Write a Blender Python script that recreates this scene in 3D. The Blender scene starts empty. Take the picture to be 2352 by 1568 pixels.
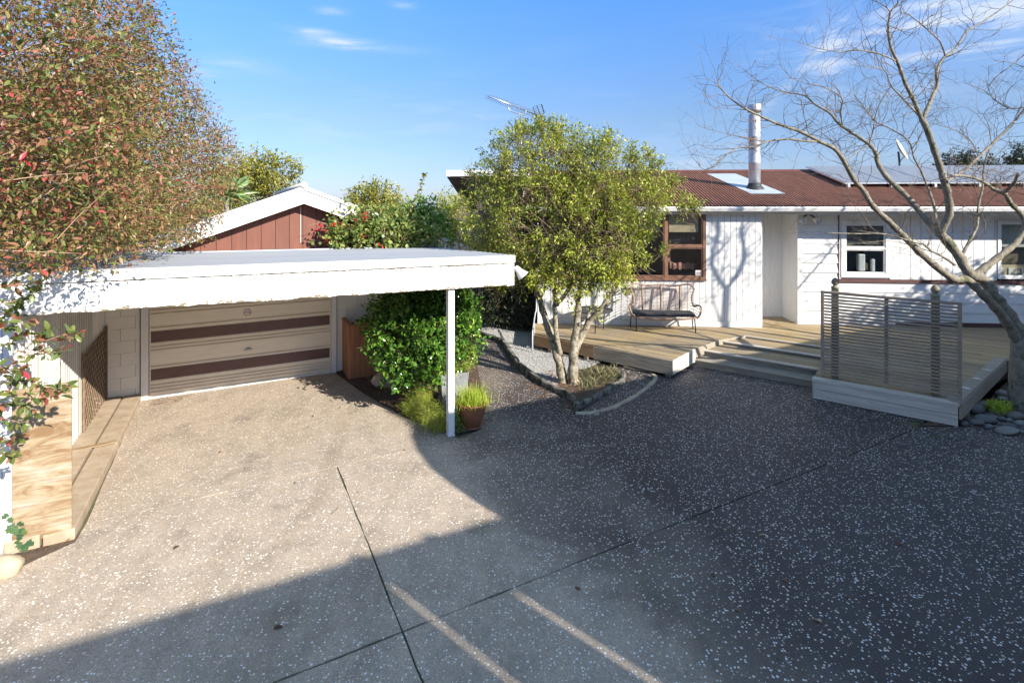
import bpy, math, random
import numpy as np
from mathutils import Vector, Matrix
R = math.radians
rnd = random.Random(7)
rng = np.random.default_rng(11)
S = bpy.context.scene
COL = S.collection

# ---------------------------------------------------------------- camera, sky, sun, exposure
H, F, CX, HZ = 3.2, 1190.0, 1176.0, 475.0      # eye height; focal length, centre and horizon on a 2352 px wide picture
cam_d = bpy.data.cameras.new('camera'); cam = bpy.data.objects.new('camera', cam_d); COL.objects.link(cam)
cam.location = (0, 0, H); cam.rotation_euler = (R(90), 0, 0)
cam_d.sensor_width = 36; cam_d.lens = F / 2352 * 36
cam_d.shift_y = -(784 - HZ) / 2352; cam_d.clip_end = 3000; cam_d.clip_start = .05
S.camera = cam

SAZ = R(131.0); TANE = .517; SEL = math.atan(TANE)
SX, SY = -math.sin(SAZ), -math.cos(SAZ)          # direction in which shadows fall
world = bpy.data.worlds.new('World'); S.world = world; world.use_nodes = True
wn = world.node_tree.nodes; wl = world.node_tree.links; wn.clear()
def W(t, **k):
    n = wn.new(t)
    for a, b in k.items(): setattr(n, a, b)
    return n
wo = W('ShaderNodeOutputWorld'); bg = W('ShaderNodeBackground'); bg.inputs[1].default_value = .15
sky = W('ShaderNodeTexSky', sky_type='NISHITA', sun_disc=False, sun_elevation=SEL, sun_rotation=SAZ, air_density=1.25, dust_density=.25, ozone_density=2.2)
tint = W('ShaderNodeMix', data_type='RGBA', blend_type='MULTIPLY'); tint.inputs[0].default_value = 1
wl.new(sky.outputs[0], tint.inputs[6])
tc = W('ShaderNodeTexCoord'); sep = W('ShaderNodeSeparateXYZ'); wl.new(tc.outputs['Generated'], sep.inputs[0])
def wm(op, a, b=None, c=None, clamp=False):
    n = W('ShaderNodeMath', operation=op, use_clamp=clamp)
    for i, x in enumerate((a, b, c)):
        if x is None: continue
        if isinstance(x, (int, float)): n.inputs[i].default_value = x
        else: wl.new(x, n.inputs[i])
    return n.outputs[0]
az = wm('ARCTAN2', sep.outputs[0], sep.outputs[1]); el = wm('ARCSINE', sep.outputs[2])
tr_ = W('ShaderNodeValToRGB'); wl.new(el, tr_.inputs[0]); e_ = tr_.color_ramp.elements
e_[0].position = 0; e_[0].color = (.235, .30, .58, 1); e_[1].position = .40; e_[1].color = (.27, .50, .82, 1)
x_ = e_.new(.16); x_.color = (.28, .345, .50, 1); x_ = e_.new(.95); x_.color = (.95, .90, .78, 1)  # top stop, above the view, whitened to brighten the shade
wl.new(tr_.outputs[0], tint.inputs[7])
comb = W('ShaderNodeCombineXYZ'); wl.new(wm('MULTIPLY', az, 3.0), comb.inputs[0]); wl.new(wm('MULTIPLY', el, 17.0), comb.inputs[1])
nz = W('ShaderNodeTexNoise'); nz.inputs['Scale'].default_value = 1.6; nz.inputs['Detail'].default_value = 8; nz.inputs['Roughness'].default_value = .62; nz.inputs['Distortion'].default_value = .4
wl.new(comb.outputs[0], nz.inputs['Vector'])
wisps = wm('MULTIPLY', wm('SUBTRACT', nz.outputs[0], .50), 2.6, clamp=True)
def skyang(u, v):
    x, z = (u - CX) / F, (HZ - v) / F
    return math.atan2(x, 1), math.asin(z / math.sqrt(1 + x*x + z*z))
def cloud(u, v, su, sv, amp, slant=0):
    a0, e0 = skyang(u, v)
    da = wm('SUBTRACT', az, a0); de = wm('SUBTRACT', el, e0)
    if slant: de = wm('SUBTRACT', de, wm('MULTIPLY', da, slant))
    q = wm('ADD', wm('POWER', wm('ABSOLUTE', wm('MULTIPLY', da, F / su)), 2.0), wm('POWER', wm('ABSOLUTE', wm('MULTIPLY', de, F / sv)), 2.0))
    return wm('MULTIPLY', wm('POWER', 2.718, wm('MULTIPLY', q, -1)), amp)
tot = None
for c in [(700, 70, 60, 9, .9), (780, 100, 60, 9, 1.3), (880, 112, 110, 10, 1.2), (760, 28, 30, 8, .8), (560, 150, 60, 12, .8), (2290, 40, 260, 60, 2.0), (1900, 90, 30, 90, .9),
          (1850, 150, 160, 12, .7, 1.1), (800, 270, 240, 40, .45), (1090, 255, 60, 25, .5), (1590, 378, 40, 12, .9), (420, 165, 50, 12, .8), (2050, 190, 90, 20, .6), (930, 10, 30, 8, .7)]:
    k = cloud(*c); tot = k if tot is None else wm('ADD', tot, k)
low = wm('MULTIPLY', wm('SUBTRACT', 1.0, wm('MULTIPLY', el, 2.2), clamp=True), .25)
fac = wm('ADD', wm('MULTIPLY', tot, wm('ADD', wm('MULTIPLY', wisps, 1.5), .12)), wm('MULTIPLY', low, wm('ADD', wisps, .35)), clamp=True)
cm = W('ShaderNodeMix', data_type='RGBA'); wl.new(wm('MULTIPLY', fac, .8), cm.inputs[0]); wl.new(tint.outputs[2], cm.inputs[6])
cm.inputs[7].default_value = (2.6, 2.85, 3.25, 1)
wl.new(cm.outputs[2], bg.inputs[0]); wl.new(bg.outputs[0], wo.inputs[0])

sd = bpy.data.lights.new('sun', 'SUN'); sun = bpy.data.objects.new('sun', sd); COL.objects.link(sun)
sd.energy = 4.4; sd.angle = R(.5); sd.color = (1, .93, .82)
Ldir = Vector((-SX * math.cos(SEL), -SY * math.cos(SEL), math.sin(SEL)))
sun.rotation_euler = Ldir.to_track_quat('Z', 'Y').to_euler(); sun.location = (20, -20, 20)
S.view_settings.view_transform = 'Standard'; S.view_settings.look = 'None'
S.view_settings.exposure = 1.14; S.view_settings.gamma = 1
S.cycles.max_bounces = 8; S.cycles.transparent_max_bounces = 12

# ---------------------------------------------------------------- measuring: picture position -> place
def ray(u, v): return Vector(((u - CX) / F, 1, (HZ - v) / F))
def G(u, v, z=0.0):
    r = ray(u, v); return Vector((0, 0, H)) + r * ((z - H) / r.z)
def D(u, v, Y): return Vector((0, 0, H)) + ray(u, v) * Y
class Frame:
    def __init__(s, o, ang):
        s.o = Vector((o[0], o[1], 0)); s.ang = ang
        s.x = Vector((math.cos(ang), math.sin(ang), 0)); s.y = Vector((-math.sin(ang), math.cos(ang), 0))
    def w(s, p, q, z=0.0): return s.o + s.x * p + s.y * q + Vector((0, 0, z))
    def l(s, w): d = Vector(w) - s.o; return Vector((d.dot(s.x), d.dot(s.y), d.z))
    def hit(s, u, v, q, slope=None):
        r = ray(u, v); C = Vector((0, 0, H))
        n = s.y.copy(); P = s.w(0, q)
        if slope is not None: n = s.y * -slope[1] + Vector((0, 0, 1)); P = s.w(0, q, slope[0])
        return s.l(C + r * ((P - C).dot(n) / r.dot(n)))
CF = Frame((-.824, 3.906), R(28.2))      # driveway, carport and garage: p along the front, q into the carport
HF = Frame((.65, 12.75), R(-5.0))        # house: a along the wall, d into the house
KF = Frame((2.98, 9.66), R(-37.5))       # deck: s along the boards, t towards the house

# ---------------------------------------------------------------- materials
MATS = {}
def rgba(c): return (c[0], c[1], c[2], 1) if len(c) == 3 else c
class NT:
    def __init__(s, name):
        s.m = bpy.data.materials.new(name); s.m.use_nodes = True
        s.n = s.m.node_tree.nodes; s.k = s.m.node_tree.links; s.n.clear()
        s.out = s.n.new('ShaderNodeOutputMaterial'); s.b = s.n.new('ShaderNodeBsdfPrincipled'); s.k.new(s.b.outputs[0], s.out.inputs[0])
    def N(s, t, **k):
        n = s.n.new(t)
        for a, b in k.items(): setattr(n, a, b)
        return n
    def put(s, sock, v):
        if isinstance(v, (int, float)): sock.default_value = v
        elif isinstance(v, (tuple, list)): sock.default_value = rgba(v) if len(sock.default_value) == 4 else v
        else: s.k.new(v, sock)
    def math(s, op, a, b=None, clamp=False):
        n = s.N('ShaderNodeMath', operation=op, use_clamp=clamp); s.put(n.inputs[0], a)
        if b is not None: s.put(n.inputs[1], b)
        return n.outputs[0]
    def mix(s, f, a, b, t='MIX'):
        n = s.N('ShaderNodeMix', data_type='RGBA', blend_type=t); s.put(n.inputs[0], f); s.put(n.inputs[6], a); s.put(n.inputs[7], b); return n.outputs[2]
    def coords(s, kind='Object', stretch=(1, 1, 1), rand=0):
        if kind == 'World': v = s.N('ShaderNodeNewGeometry').outputs['Position']
        else: v = s.N('ShaderNodeTexCoord').outputs[kind]
        mp = s.N('ShaderNodeMapping'); s.k.new(v, mp.inputs[0]); mp.inputs['Scale'].default_value = stretch
        if rand:
            oi = s.N('ShaderNodeObjectInfo'); cx = s.N('ShaderNodeCombineXYZ'); r = s.math('MULTIPLY', oi.outputs['Random'], rand)
            for i in range(3): s.k.new(r, cx.inputs[i])
            s.k.new(cx.outputs[0], mp.inputs[1])
        return mp.outputs[0]
    def noise(s, v, scale, detail=5, rough=.6, dist=0):
        n = s.N('ShaderNodeTexNoise'); s.k.new(v, n.inputs['Vector']); n.inputs['Scale'].default_value = scale
        n.inputs['Detail'].default_value = detail; n.inputs['Roughness'].default_value = rough; n.inputs['Distortion'].default_value = dist
        return n.outputs[0]
    def ramp(s, f, stops):
        n = s.N('ShaderNodeValToRGB'); s.put(n.inputs[0], f); e = n.color_ramp.elements
        while len(e) < len(stops): e.new(.5)
        for i, (p, c) in enumerate(stops): e[i].position = p; e[i].color = rgba(c) if not isinstance(c, (int, float)) else (c, c, c, 1)
        return n.outputs[0]
    def bump(s, h, strength=.3, dist=.01):
        n = s.N('ShaderNodeBump'); n.inputs['Strength'].default_value = strength; n.inputs['Distance'].default_value = dist
        s.k.new(h, n.inputs['Height']); s.k.new(n.outputs[0], s.b.inputs['Normal'])
    def fin(s, col, rough=.6, metal=0, spec=.5):
        s.put(s.b.inputs['Base Color'], col); s.put(s.b.inputs['Roughness'], rough); s.put(s.b.inputs['Metallic'], metal)
        s.put(s.b.inputs['Specular IOR Level'], spec); MATS[s.m.name] = s.m; return s.m
def pm(name, c1, c2=None, scale=4, rough=.6, bump=.15, bscale=60, bdist=.004, stretch=(1, 1, 1), metal=0, spec=.5, kind='Object', rand=5, var=0, lo=.35, hi=.65, dirt=None):
    t = NT(name); v = t.coords(kind, stretch, rand)
    c2 = c2 or tuple(x * .8 for x in c1)
    col = t.ramp(t.noise(v, scale), [(lo, c1), (hi, c2)])
    if dirt:
        col = t.mix(t.ramp(t.noise(v, dirt[1], 8, .75), [(dirt[2], 0.0), (dirt[2] + .08, 1.0)]), col, dirt[0])
    if var:
        oi = t.N('ShaderNodeObjectInfo'); f = t.math('ADD', t.math('MULTIPLY', oi.outputs['Random'], var), 1 - var / 2)
        hs = t.N('ShaderNodeHueSaturation'); t.k.new(col, hs.inputs['Color']); t.k.new(f, hs.inputs['Value']); col = hs.outputs[0]
    if bump: t.bump(t.noise(v, bscale, 4), bump, bdist)
    return t.fin(col, rough, metal, spec)

def aggregate():
    t = NT('exposed_aggregate'); v = t.coords('World')
    big = t.noise(v, .55, 4, .55, .5); mid = t.noise(v, 3.5, 5, .65); fine = t.noise(v, 90, 3, .7)
    # darker concrete towards the house side, paler under the carport
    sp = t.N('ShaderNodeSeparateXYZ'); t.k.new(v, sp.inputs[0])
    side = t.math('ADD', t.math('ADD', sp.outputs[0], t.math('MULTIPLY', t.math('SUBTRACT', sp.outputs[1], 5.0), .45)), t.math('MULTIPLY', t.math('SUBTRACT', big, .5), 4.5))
    dark_side = t.ramp(t.math('MULTIPLY', side, .55), [(.02, 0.0), (.35, .62), (1.0, 1.0)])
    base = t.mix(dark_side, (.450, .368, .285), (.076, .058, .051))
    base = t.mix(t.math('MULTIPLY', t.ramp(mid, [(.4, 0.0), (.7, 1.0)]), .5), base, t.mix(.5, base, (.10, .095, .09)))
    vo2 = t.N('ShaderNodeTexVoronoi'); vo2.inputs['Scale'].default_value = 120; t.k.new(v, vo2.inputs['Vector'])
    base = t.mix(.42, base, t.mix(1, base, t.ramp(t.math('FRACT', t.math('MULTIPLY', vo2.outputs['Color'], 3.1)), [(0, .45), (1, 1.75)]), 'MULTIPLY'))
    base = t.mix(t.math('MULTIPLY', t.ramp(t.noise(v, 1.3, 5, .7), [(.56, 0.0), (.68, 1.0)]), .35), base, (.06, .055, .05))
    # green film and tyre-dark streaks
    gf = t.math('MULTIPLY', t.ramp(t.noise(t.coords('World', (1, 1, 1)), .9, 7, .7), [(.52, 0.0), (.70, .55)]), t.math('SUBTRACT', 1.0, dark_side))
    base = t.mix(t.math('MULTIPLY', gf, .8), base, (.21, .19, .12))
    ty = t.noise(t.coords('World', (1.1, .22, 1)), 1.7, 5, .6, .6); base = t.mix(t.ramp(ty, [(.50, 0.0), (.66, .42)]), base, t.mix(1, base, (.55, .52, .47), 'MULTIPLY'))
    # pale shell chips
    vo = t.N('ShaderNodeTexVoronoi'); vo.inputs['Scale'].default_value = 43; t.k.new(t.coords('World', (1, 1, .2)), vo.inputs['Vector'])
    cs = t.N('ShaderNodeSeparateColor'); t.k.new(vo.outputs['Color'], cs.inputs[0])
    lim = t.math('MULTIPLY', t.ramp(t.math('ADD', t.math('ADD', cs.outputs[0], t.math('MULTIPLY', dark_side, .16)), t.math('MULTIPLY', t.math('SUBTRACT', mid, .5), .9)), [(.42, 0.0), (.60, 1.0)]), t.math('ADD', t.math('MULTIPLY', t.math('POWER', cs.outputs[1], 1.6), .28), .16))
    chip = t.math('LESS_THAN', vo.outputs['Distance'], lim)
    chipc = t.ramp(cs.outputs[2], [(0, (.80, .79, .76)), (.55, (.92, .91, .90)), (.9, (.86, .80, .68)), (1, (.58, .38, .26))])
    col = t.mix(chip, base, chipc)
    h = t.math('ADD', t.math('MULTIPLY', vo2.outputs['Distance'], .8), t.math('MULTIPLY', fine, .5))
    t.bump(h, .55, .006)
    return t.fin(col, t.ramp(dark_side, [(0, .85), (1, .62)]), 0, .4)
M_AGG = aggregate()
M_JOINT = pm('mossy_joint', (.085, .095, .042), (.16, .14, .085), 30, .95, .6, 90, .01, kind='World')
M_EARTH = pm('bare_earth', (.075, .052, .036), (.14, .095, .065), 14, .95, .8, 60, .02, kind='World')
M_GRASSG = pm('lawn', (.05, .075, .02), (.075, .09, .035), 3, .95, .5, 40, .02, kind='World')
M_KERB = pm('weathered_concrete', (.36, .27, .18), (.46, .37, .27), 6, .9, .4, 50, .006, kind='World', dirt=((.12, .10, .06), 7, .60))
M_CONC = pm('mossy_old_concrete', (.10, .088, .065), (.27, .255, .22), 11, .95, .9, 30, .03, kind='World', dirt=((.045, .045, .022), 8, .50))
M_WHITE = pm('white_paint', (.74, .735, .72), (.68, .67, .65), 2.2, .6, .12, 40, .003, dirt=((.50, .46, .39), 9, .62))
M_FASCIA = pm('flaking_white_paint', (.80, .80, .78), (.75, .745, .72), 3, .6, .15, 60, .003, dirt=((.30, .22, .15), 11, .665))
M_BARGE = pm('worn_barge_paint', (.78, .77, .74), (.72, .70, .66), 4, .7, .15, 60, .003, dirt=((.42, .25, .15), 4.0, .59))
M_CREAM = pm('cream_block_paint', (.76, .72, .65), (.80, .76, .70), 6, .8, .2, 60, .003, dirt=((.33, .29, .24), 20, .66))
M_CORRW = pm('white_corrugated_steel', (.76, .73, .68), (.66, .62, .56), 5, .55, .05, 40, .002, stretch=(1, 1, .25), dirt=((.36, .31, .24), 9, .66))
M_DOORB = pm('beige_door_paint', (.78, .70, .58), (.72, .63, .51), 5, .5, .05, 60, .002, stretch=(.5, 1, 3), dirt=((.25, .2, .15), 16, .67))
M_MAROON = pm('maroon_door_stripe', (.10, .046, .042), (.125, .058, .052), 7, .45, .1, 80, .002)
M_ZINC = pm('grey_roof_steel', (.33, .345, .375), (.285, .30, .33), 2.5, .75, .08, 30, .003, metal=0, spec=.12, stretch=(.3, 1.5, 1), dirt=((.20, .19, .17), 8, .68))
M_REDB = pm('rust_red_boards', (.18, .066, .043), (.145, .053, .036), 5, .7, .2, 80, .003, stretch=(2, 1, .3), var=.12)
M_PLY = pm('weathered_plywood', (.27, .16, .075), (.43, .35, .24), 3.2, .7, .25, 50, .003, stretch=(.9, 1, 4.0), lo=.33, hi=.66, dirt=((.17, .085, .035), 7.0, .60))
M_BROWNT = pm('red_brown_stained_timber', (.38, .17, .075), (.25, .10, .045), 6, .6, .35, 60, .004, stretch=(3, 3, .4), var=.25)
M_LATT = pm('old_trellis_wood', (.17, .11, .065), (.24, .17, .11), 8, .85, .3, 80, .003)
def deckmat(name, a, b, c):
    t = NT(name); v = t.coords('Object', (.8, 14, 14), 9); n = t.noise(v, 2.6, 6, .7, .3)
    col = t.ramp(n, [(.3, a), (.55, b), (.75, c)])
    w = t.noise(t.coords('World'), 1.1, 4, .6); col = t.mix(t.ramp(w, [(.42, 0.0), (.62, .55)]), col, (.42, .30, .13))
    w2 = t.noise(t.coords('World'), 2.6, 6, .75); col = t.mix(t.ramp(w2, [(.58, 0.0), (.72, .6)]), col, (.10, .085, .05))
    oi = t.N('ShaderNodeObjectInfo'); f = t.math('ADD', t.math('MULTIPLY', oi.outputs['Random'], .35), .82)
    hs = t.N('ShaderNodeHueSaturation'); t.k.new(col, hs.inputs['Color']); t.k.new(f, hs.inputs['Value'])
    t.bump(t.noise(t.coords('Object', (.6, 60, 1), 3), 1.5, 3), .5, .004)
    return t.fin(hs.outputs[0], .75, 0, .3)
M_DECK = deckmat('weathered_decking', (.22, .17, .11), (.32, .25, .165), (.42, .36, .26))
M_FASC2 = pm('grey_weathered_board', (.50, .44, .37), (.66, .60, .52), 2.4, .8, .35, 30, .004, stretch=(.8, 12, 12), rand=8, var=.15, dirt=((.20, .15, .10), 5, .66))
M_FASCB = pm('brown_weathered_board', (.27, .15, .07), (.36, .24, .14), 2.0, .8, .35, 30, .004, stretch=(.8, 12, 12), rand=8)
M_STEPB = pm('grey_brown_step_board', (.22, .18, .13), (.38, .335, .27), 3.2, .85, .5, 30, .005, stretch=(.8, 14, 14), rand=8, var=.2, dirt=((.10, .075, .045), 5, .60))
M_TWIGT = pm('tan_inner_twig', (.24, .16, .095), (.34, .25, .16), 9, .8, 0)
M_SCREEN = pm('silvered_timber_slats', (.28, .215, .155), (.40, .32, .245), 3, .85, .3, 30, .003, stretch=(1, 12, 12), rand=8, var=.2)
M_POSTW = pm('mossy_timber_post', (.21, .18, .12), (.30, .26, .18), 7, .9, .3, 60, .003, stretch=(3, 3, .6))
M_ROOF = pm('brown_roof_iron', (.185, .060, .032), (.14, .046, .026), 4, .55, .1, 30, .002, stretch=(1.5, .4, 1), dirt=((.20, .085, .06), 5, .62))
M_DBROWN = pm('dark_brown_paint', (.085, .034, .030), (.11, .048, .04), 8, .55, .1, 60, .002)
M_TIMBER = pm('brown_window_timber', (.24, .125, .075), (.18, .090, .055), 6, .5, .2, 60, .003, stretch=(3, 3, .6))
M_SOFFIT = pm('painted_soffit', (.60, .59, .55), (.54, .53, .49), 3, .7, 0)
M_BROWNW = pm('brown_cladding', (.20, .165, .15), (.17, .14, .125), 3, .8, .1, 60, .002)  # the cladding's own grey-brown
M_STEEL = pm('flue_steel', (.52, .53, .55), (.42, .43, .45), 5, .5, .05, 20, .002, metal=.55, stretch=(1, 1, 3))
M_GALV = pm('galvanised_flashing', (.55, .59, .64), (.49, .53, .58), 3, .45, .05, 30, .002, metal=.25)
M_RUBBER = pm('black_rubber', (.03, .03, .032), None, 6, .6, 0)
M_SOLAR = pm('solar_glass', (.19, .195, .20), (.23, .235, .24), 3, .35, 0, spec=.35)
M_ALU = pm('aluminium', (.60, .61, .62), None, 6, .35, 0, metal=.8)
M_BLACK = pm('black_steel', (.022, .022, .024), None, 6, .45, 0)
M_CUSH = pm('charcoal_fabric', (.035, .036, .040), (.05, .05, .055), 20, .9, .3, 200, .002)
M_WICKER = pm('brown_wicker', (.24, .14, .095), (.34, .22, .16), 25, .6, .3, 120, .002)
M_TERRA = pm('terracotta_glaze', (.28, .105, .050), (.21, .075, .038), 5, .42, .15, 30, .004)
M_ZPOT = pm('zinc_planter', (.30, .31, .32), (.22, .23, .24), 6, .5, .1, 30, .003, metal=.2)
M_STONE = pm('rough_stone', (.30, .22, .165), (.42, .34, .27), 8, .9, .9, 22, .02, kind='World')
M_PALES = pm('pale_sandstone', (.38, .31, .21), (.50, .43, .31), 5, .9, .5, 22, .01)
M_RIVER = pm('grey_river_stone', (.075, .08, .085), (.20, .19, .165), 1.6, .5, .15, 60, .003, var=.7)
M_SHELL = pm('white_gravel', (.50, .49, .47), (.27, .26, .245), 60, .9, .4, 90, .01, kind='World', var=.3)
M_BARK = pm('smooth_grey_bark', (.17, .145, .105), (.31, .27, .205), 13, .9, .9, 35, .02, kind='World', dirt=((.10, .105, .05), 6, .54))
M_BARK2 = pm('lichen_bark', (.18, .14, .095), (.44, .39, .30), 17, .9, .9, 40, .02, kind='World', dirt=((.085, .09, .035), 9, .52))
M_TWIG = pm('tan_stem', (.36, .22, .14), (.46, .31, .20), 9, .8, 0)
M_TWIGG = pm('grey_brown_twig', (.13, .09, .062), (.20, .145, .10), 9, .8, 0)
M_BLIND = pm('beige_blind', (.52, .42, .28), (.46, .37, .24), 6, .8, 0)
M_ROOM = pm('dim_room', (.10, .09, .08), None, 2, .9, 0)
M_PINK = pm('pink_cloth', (.55, .27, .21), (.48, .22, .18), 9, .8, .3, 30, .01)
M_RED = pm('red_print', (.45, .05, .05), None, 6, .5, 0)
M_INK = pm('black_print', (.03, .03, .035), None, 6, .5, 0)
M_PAPER = pm('white_label', (.75, .74, .72), None, 6, .5, 0)
M_LAMPIN = pm('lamp_lens', (.62, .52, .30), (.55, .46, .27), 9, .3, 0)
M_WBLIND = pm('pale_slat_blind', (.50, .50, .46), (.44, .44, .40), 6, .7, 0)
M_CERAM = pm('white_ceramic', (.7, .7, .72), None, 6, .35, 0)
M_CREAMD = pm('cream_dish', (.62, .56, .42), (.55, .49, .36), 6, .5, 0)
def glass():
    t = NT('window_glass'); t.n.remove(t.b)
    tr = t.N('ShaderNodeBsdfTransparent'); tr.inputs[0].default_value = (.85, .87, .86, 1)
    gl = t.N('ShaderNodeBsdfGlossy'); gl.inputs['Roughness'].default_value = .02; gl.inputs[0].default_value = (.9, .93, .95, 1)
    fr = t.N('ShaderNodeFresnel'); fr.inputs[0].default_value = 1.5
    ge = t.N('ShaderNodeNewGeometry'); fk = t.math('MULTIPLY', fr.outputs[0], t.math('SUBTRACT', 1.0, ge.outputs['Backfacing']))
    ms = t.N('ShaderNodeMixShader'); t.k.new(t.math('MULTIPLY', fk, 1.6, True), ms.inputs[0]); t.k.new(tr.outputs[0], ms.inputs[1]); t.k.new(gl.outputs[0], ms.inputs[2])
    t.k.new(ms.outputs[0], t.out.inputs[0]); MATS['window_glass'] = t.m; return t.m
M_GLASS = glass()
def leafmat(name, stops, rough=.42, trans=.22, tcol=(.30, .38, .05)):
    t = NT(name); at = t.N('ShaderNodeAttribute', attribute_name='tone'); col = t.ramp(at.outputs['Fac'], stops)
    t.fin(col, rough, 0, .5)
    tl = t.N('ShaderNodeBsdfTranslucent'); t.k.new(t.mix(.5, col, t.mix(1, col, (2.2, 2.2, 1.2), 'MULTIPLY')), tl.inputs[0])
    ms = t.N('ShaderNodeMixShader'); ms.inputs[0].default_value = trans
    t.k.new(t.b.outputs[0], ms.inputs[1]); t.k.new(tl.outputs[0], ms.inputs[2]); t.k.new(ms.outputs[0], t.out.inputs[0]); return t.m
ML_PHOT = leafmat('red_tinged_leaf', [(0, (.06, .095, .025)), (.30, (.15, .19, .045)), (.46, (.26, .22, .065)), (.60, (.29, .155, .08)), (.86, (.31, .115, .075)), (.95, (.36, .07, .06)), (1, (.55, .03, .06))])
ML_TREE = leafmat('olive_leaf', [(0, (.08, .11, .022)), (.25, (.19, .23, .038)), (.6, (.37, .41, .05)), (.82, (.44, .46, .07)), (.93, (.32, .22, .11)), (1, (.52, .46, .36))])
ML_CAM = leafmat('glossy_green_leaf', [(0, (.025, .07, .014)), (.45, (.065, .155, .022)), (.8, (.15, .29, .035)), (1, (.40, .50, .08))], .16, .14)
ML_VINE = leafmat('vine_leaf', [(0, (.08, .13, .04)), (.5, (.18, .25, .06)), (.85, (.32, .35, .09)), (1, (.40, .24, .10))], .45, .25)
ML_DARK = leafmat('dark_hedge_leaf', [(0, (.022, .034, .018)), (.7, (.040, .055, .026)), (1, (.075, .075, .035))], .5, .12)
ML_GOLD = leafmat('golden_green_leaf', [(0, (.13, .15, .03)), (.5, (.30, .30, .045)), (1, (.48, .40, .07))], .5, .25)
ML_YUC = leafmat('spiky_leaf', [(0, (.12, .22, .09)), (1, (.36, .50, .17))], .4, .12)
ML_LIME = leafmat('lime_grass_leaf', [(0, (.22, .32, .03)), (.6, (.42, .52, .05)), (1, (.58, .58, .14))], .5, .35)
ML_IVY = leafmat('ivy_leaf', [(0, (.045, .10, .05)), (.7, (.08, .15, .06)), (1, (.26, .32, .05))], .45, .15)
ML_LITTER = leafmat('dead_leaf', [(0, (.09, .045, .025)), (.5, (.20, .085, .04)), (.9, (.34, .15, .06)), (1, (.42, .30, .16))], .8, .05)
ML_DRY = leafmat('dry_grass', [(0, (.07, .085, .03)), (.6, (.15, .15, .06)), (1, (.30, .25, .13))], .8, .1)
ML_FLOWER = leafmat('red_petal', [(0, (.45, .015, .02)), (1, (.62, .02, .05))], .5, .2)

def roofiron():
    t = NT('brown_corrugated_iron'); v = t.coords('Object'); sp = t.N('ShaderNodeSeparateXYZ'); t.k.new(v, sp.inputs[0])
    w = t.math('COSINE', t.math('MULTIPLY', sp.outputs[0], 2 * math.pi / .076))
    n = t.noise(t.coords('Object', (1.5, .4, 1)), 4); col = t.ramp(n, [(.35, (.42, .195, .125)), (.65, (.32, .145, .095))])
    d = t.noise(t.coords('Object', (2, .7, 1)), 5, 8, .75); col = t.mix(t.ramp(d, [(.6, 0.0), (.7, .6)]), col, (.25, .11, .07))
    f = t.ramp(t.math('ADD', t.math('MULTIPLY', w, .5), .5), [(.30, .10), (.62, 1.0)]); col = t.mix(1, col, f, 'MULTIPLY')  # shade in the corrugation valleys painted into the colour
    return t.fin(col, .8, 0, .15)
M_CORRB = roofiron()
def plywood():
    t = NT('grained_plywood'); v = t.coords('Object'); a = t.noise(t.coords('Object', (1.0, 1, 2.6)), 2.6, 5, .6, 1.2)
    g = t.noise(t.coords('Object', (1.6, 1, 34)), 1.6, 7, .75, .15)
    col = t.ramp(a, [(.30, (.42, .38, .31)), (.47, (.36, .28, .18)), (.62, (.22, .135, .070))])
    col = t.mix(t.ramp(g, [(.38, .65), (.52, 0.0)]), col, (.20, .115, .055)); col = t.mix(t.ramp(g, [(.58, 0.0), (.72, .7)]), col, (.50, .45, .36))
    t.bump(g, .4, .003); return t.fin(col, .75, 0, .3)
M_PLYG = plywood()
def solarmat():
    t = NT('solar_cells'); v = t.coords('Object'); br = t.N('ShaderNodeTexBrick'); br.offset = 0; t.k.new(v, br.inputs['Vector'])
    for k, x in (('Scale', 1.0), ('Mortar Size', .008), ('Brick Width', .162), ('Row Height', .158)): br.inputs[k].default_value = x
    br.inputs['Color1'].default_value = (.17, .178, .19, 1); br.inputs['Color2'].default_value = (.19, .197, .205, 1); br.inputs['Mortar'].default_value = (.42, .43, .44, 1)
    return t.fin(br.outputs[0], .35, 0, .35)
M_SOLAR = solarmat()
def ribwall():
    t = NT('ribbed_white_sheet'); v = t.coords('Object'); sp = t.N('ShaderNodeSeparateXYZ'); t.k.new(v, sp.inputs[0])
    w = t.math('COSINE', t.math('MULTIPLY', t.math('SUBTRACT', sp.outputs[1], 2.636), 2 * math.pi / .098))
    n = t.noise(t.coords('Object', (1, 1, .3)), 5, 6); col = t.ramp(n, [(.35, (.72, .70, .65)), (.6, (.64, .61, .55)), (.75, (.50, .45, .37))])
    f = t.ramp(t.math('ADD', t.math('MULTIPLY', w, .5), .5), [(.08, .55), (.35, 1.0)]); col = t.mix(1, col, f, 'MULTIPLY')  # groove shading between the ribs put into the colour
    return t.fin(col, .55, 0, .3)
M_RIBW = ribwall()
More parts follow.
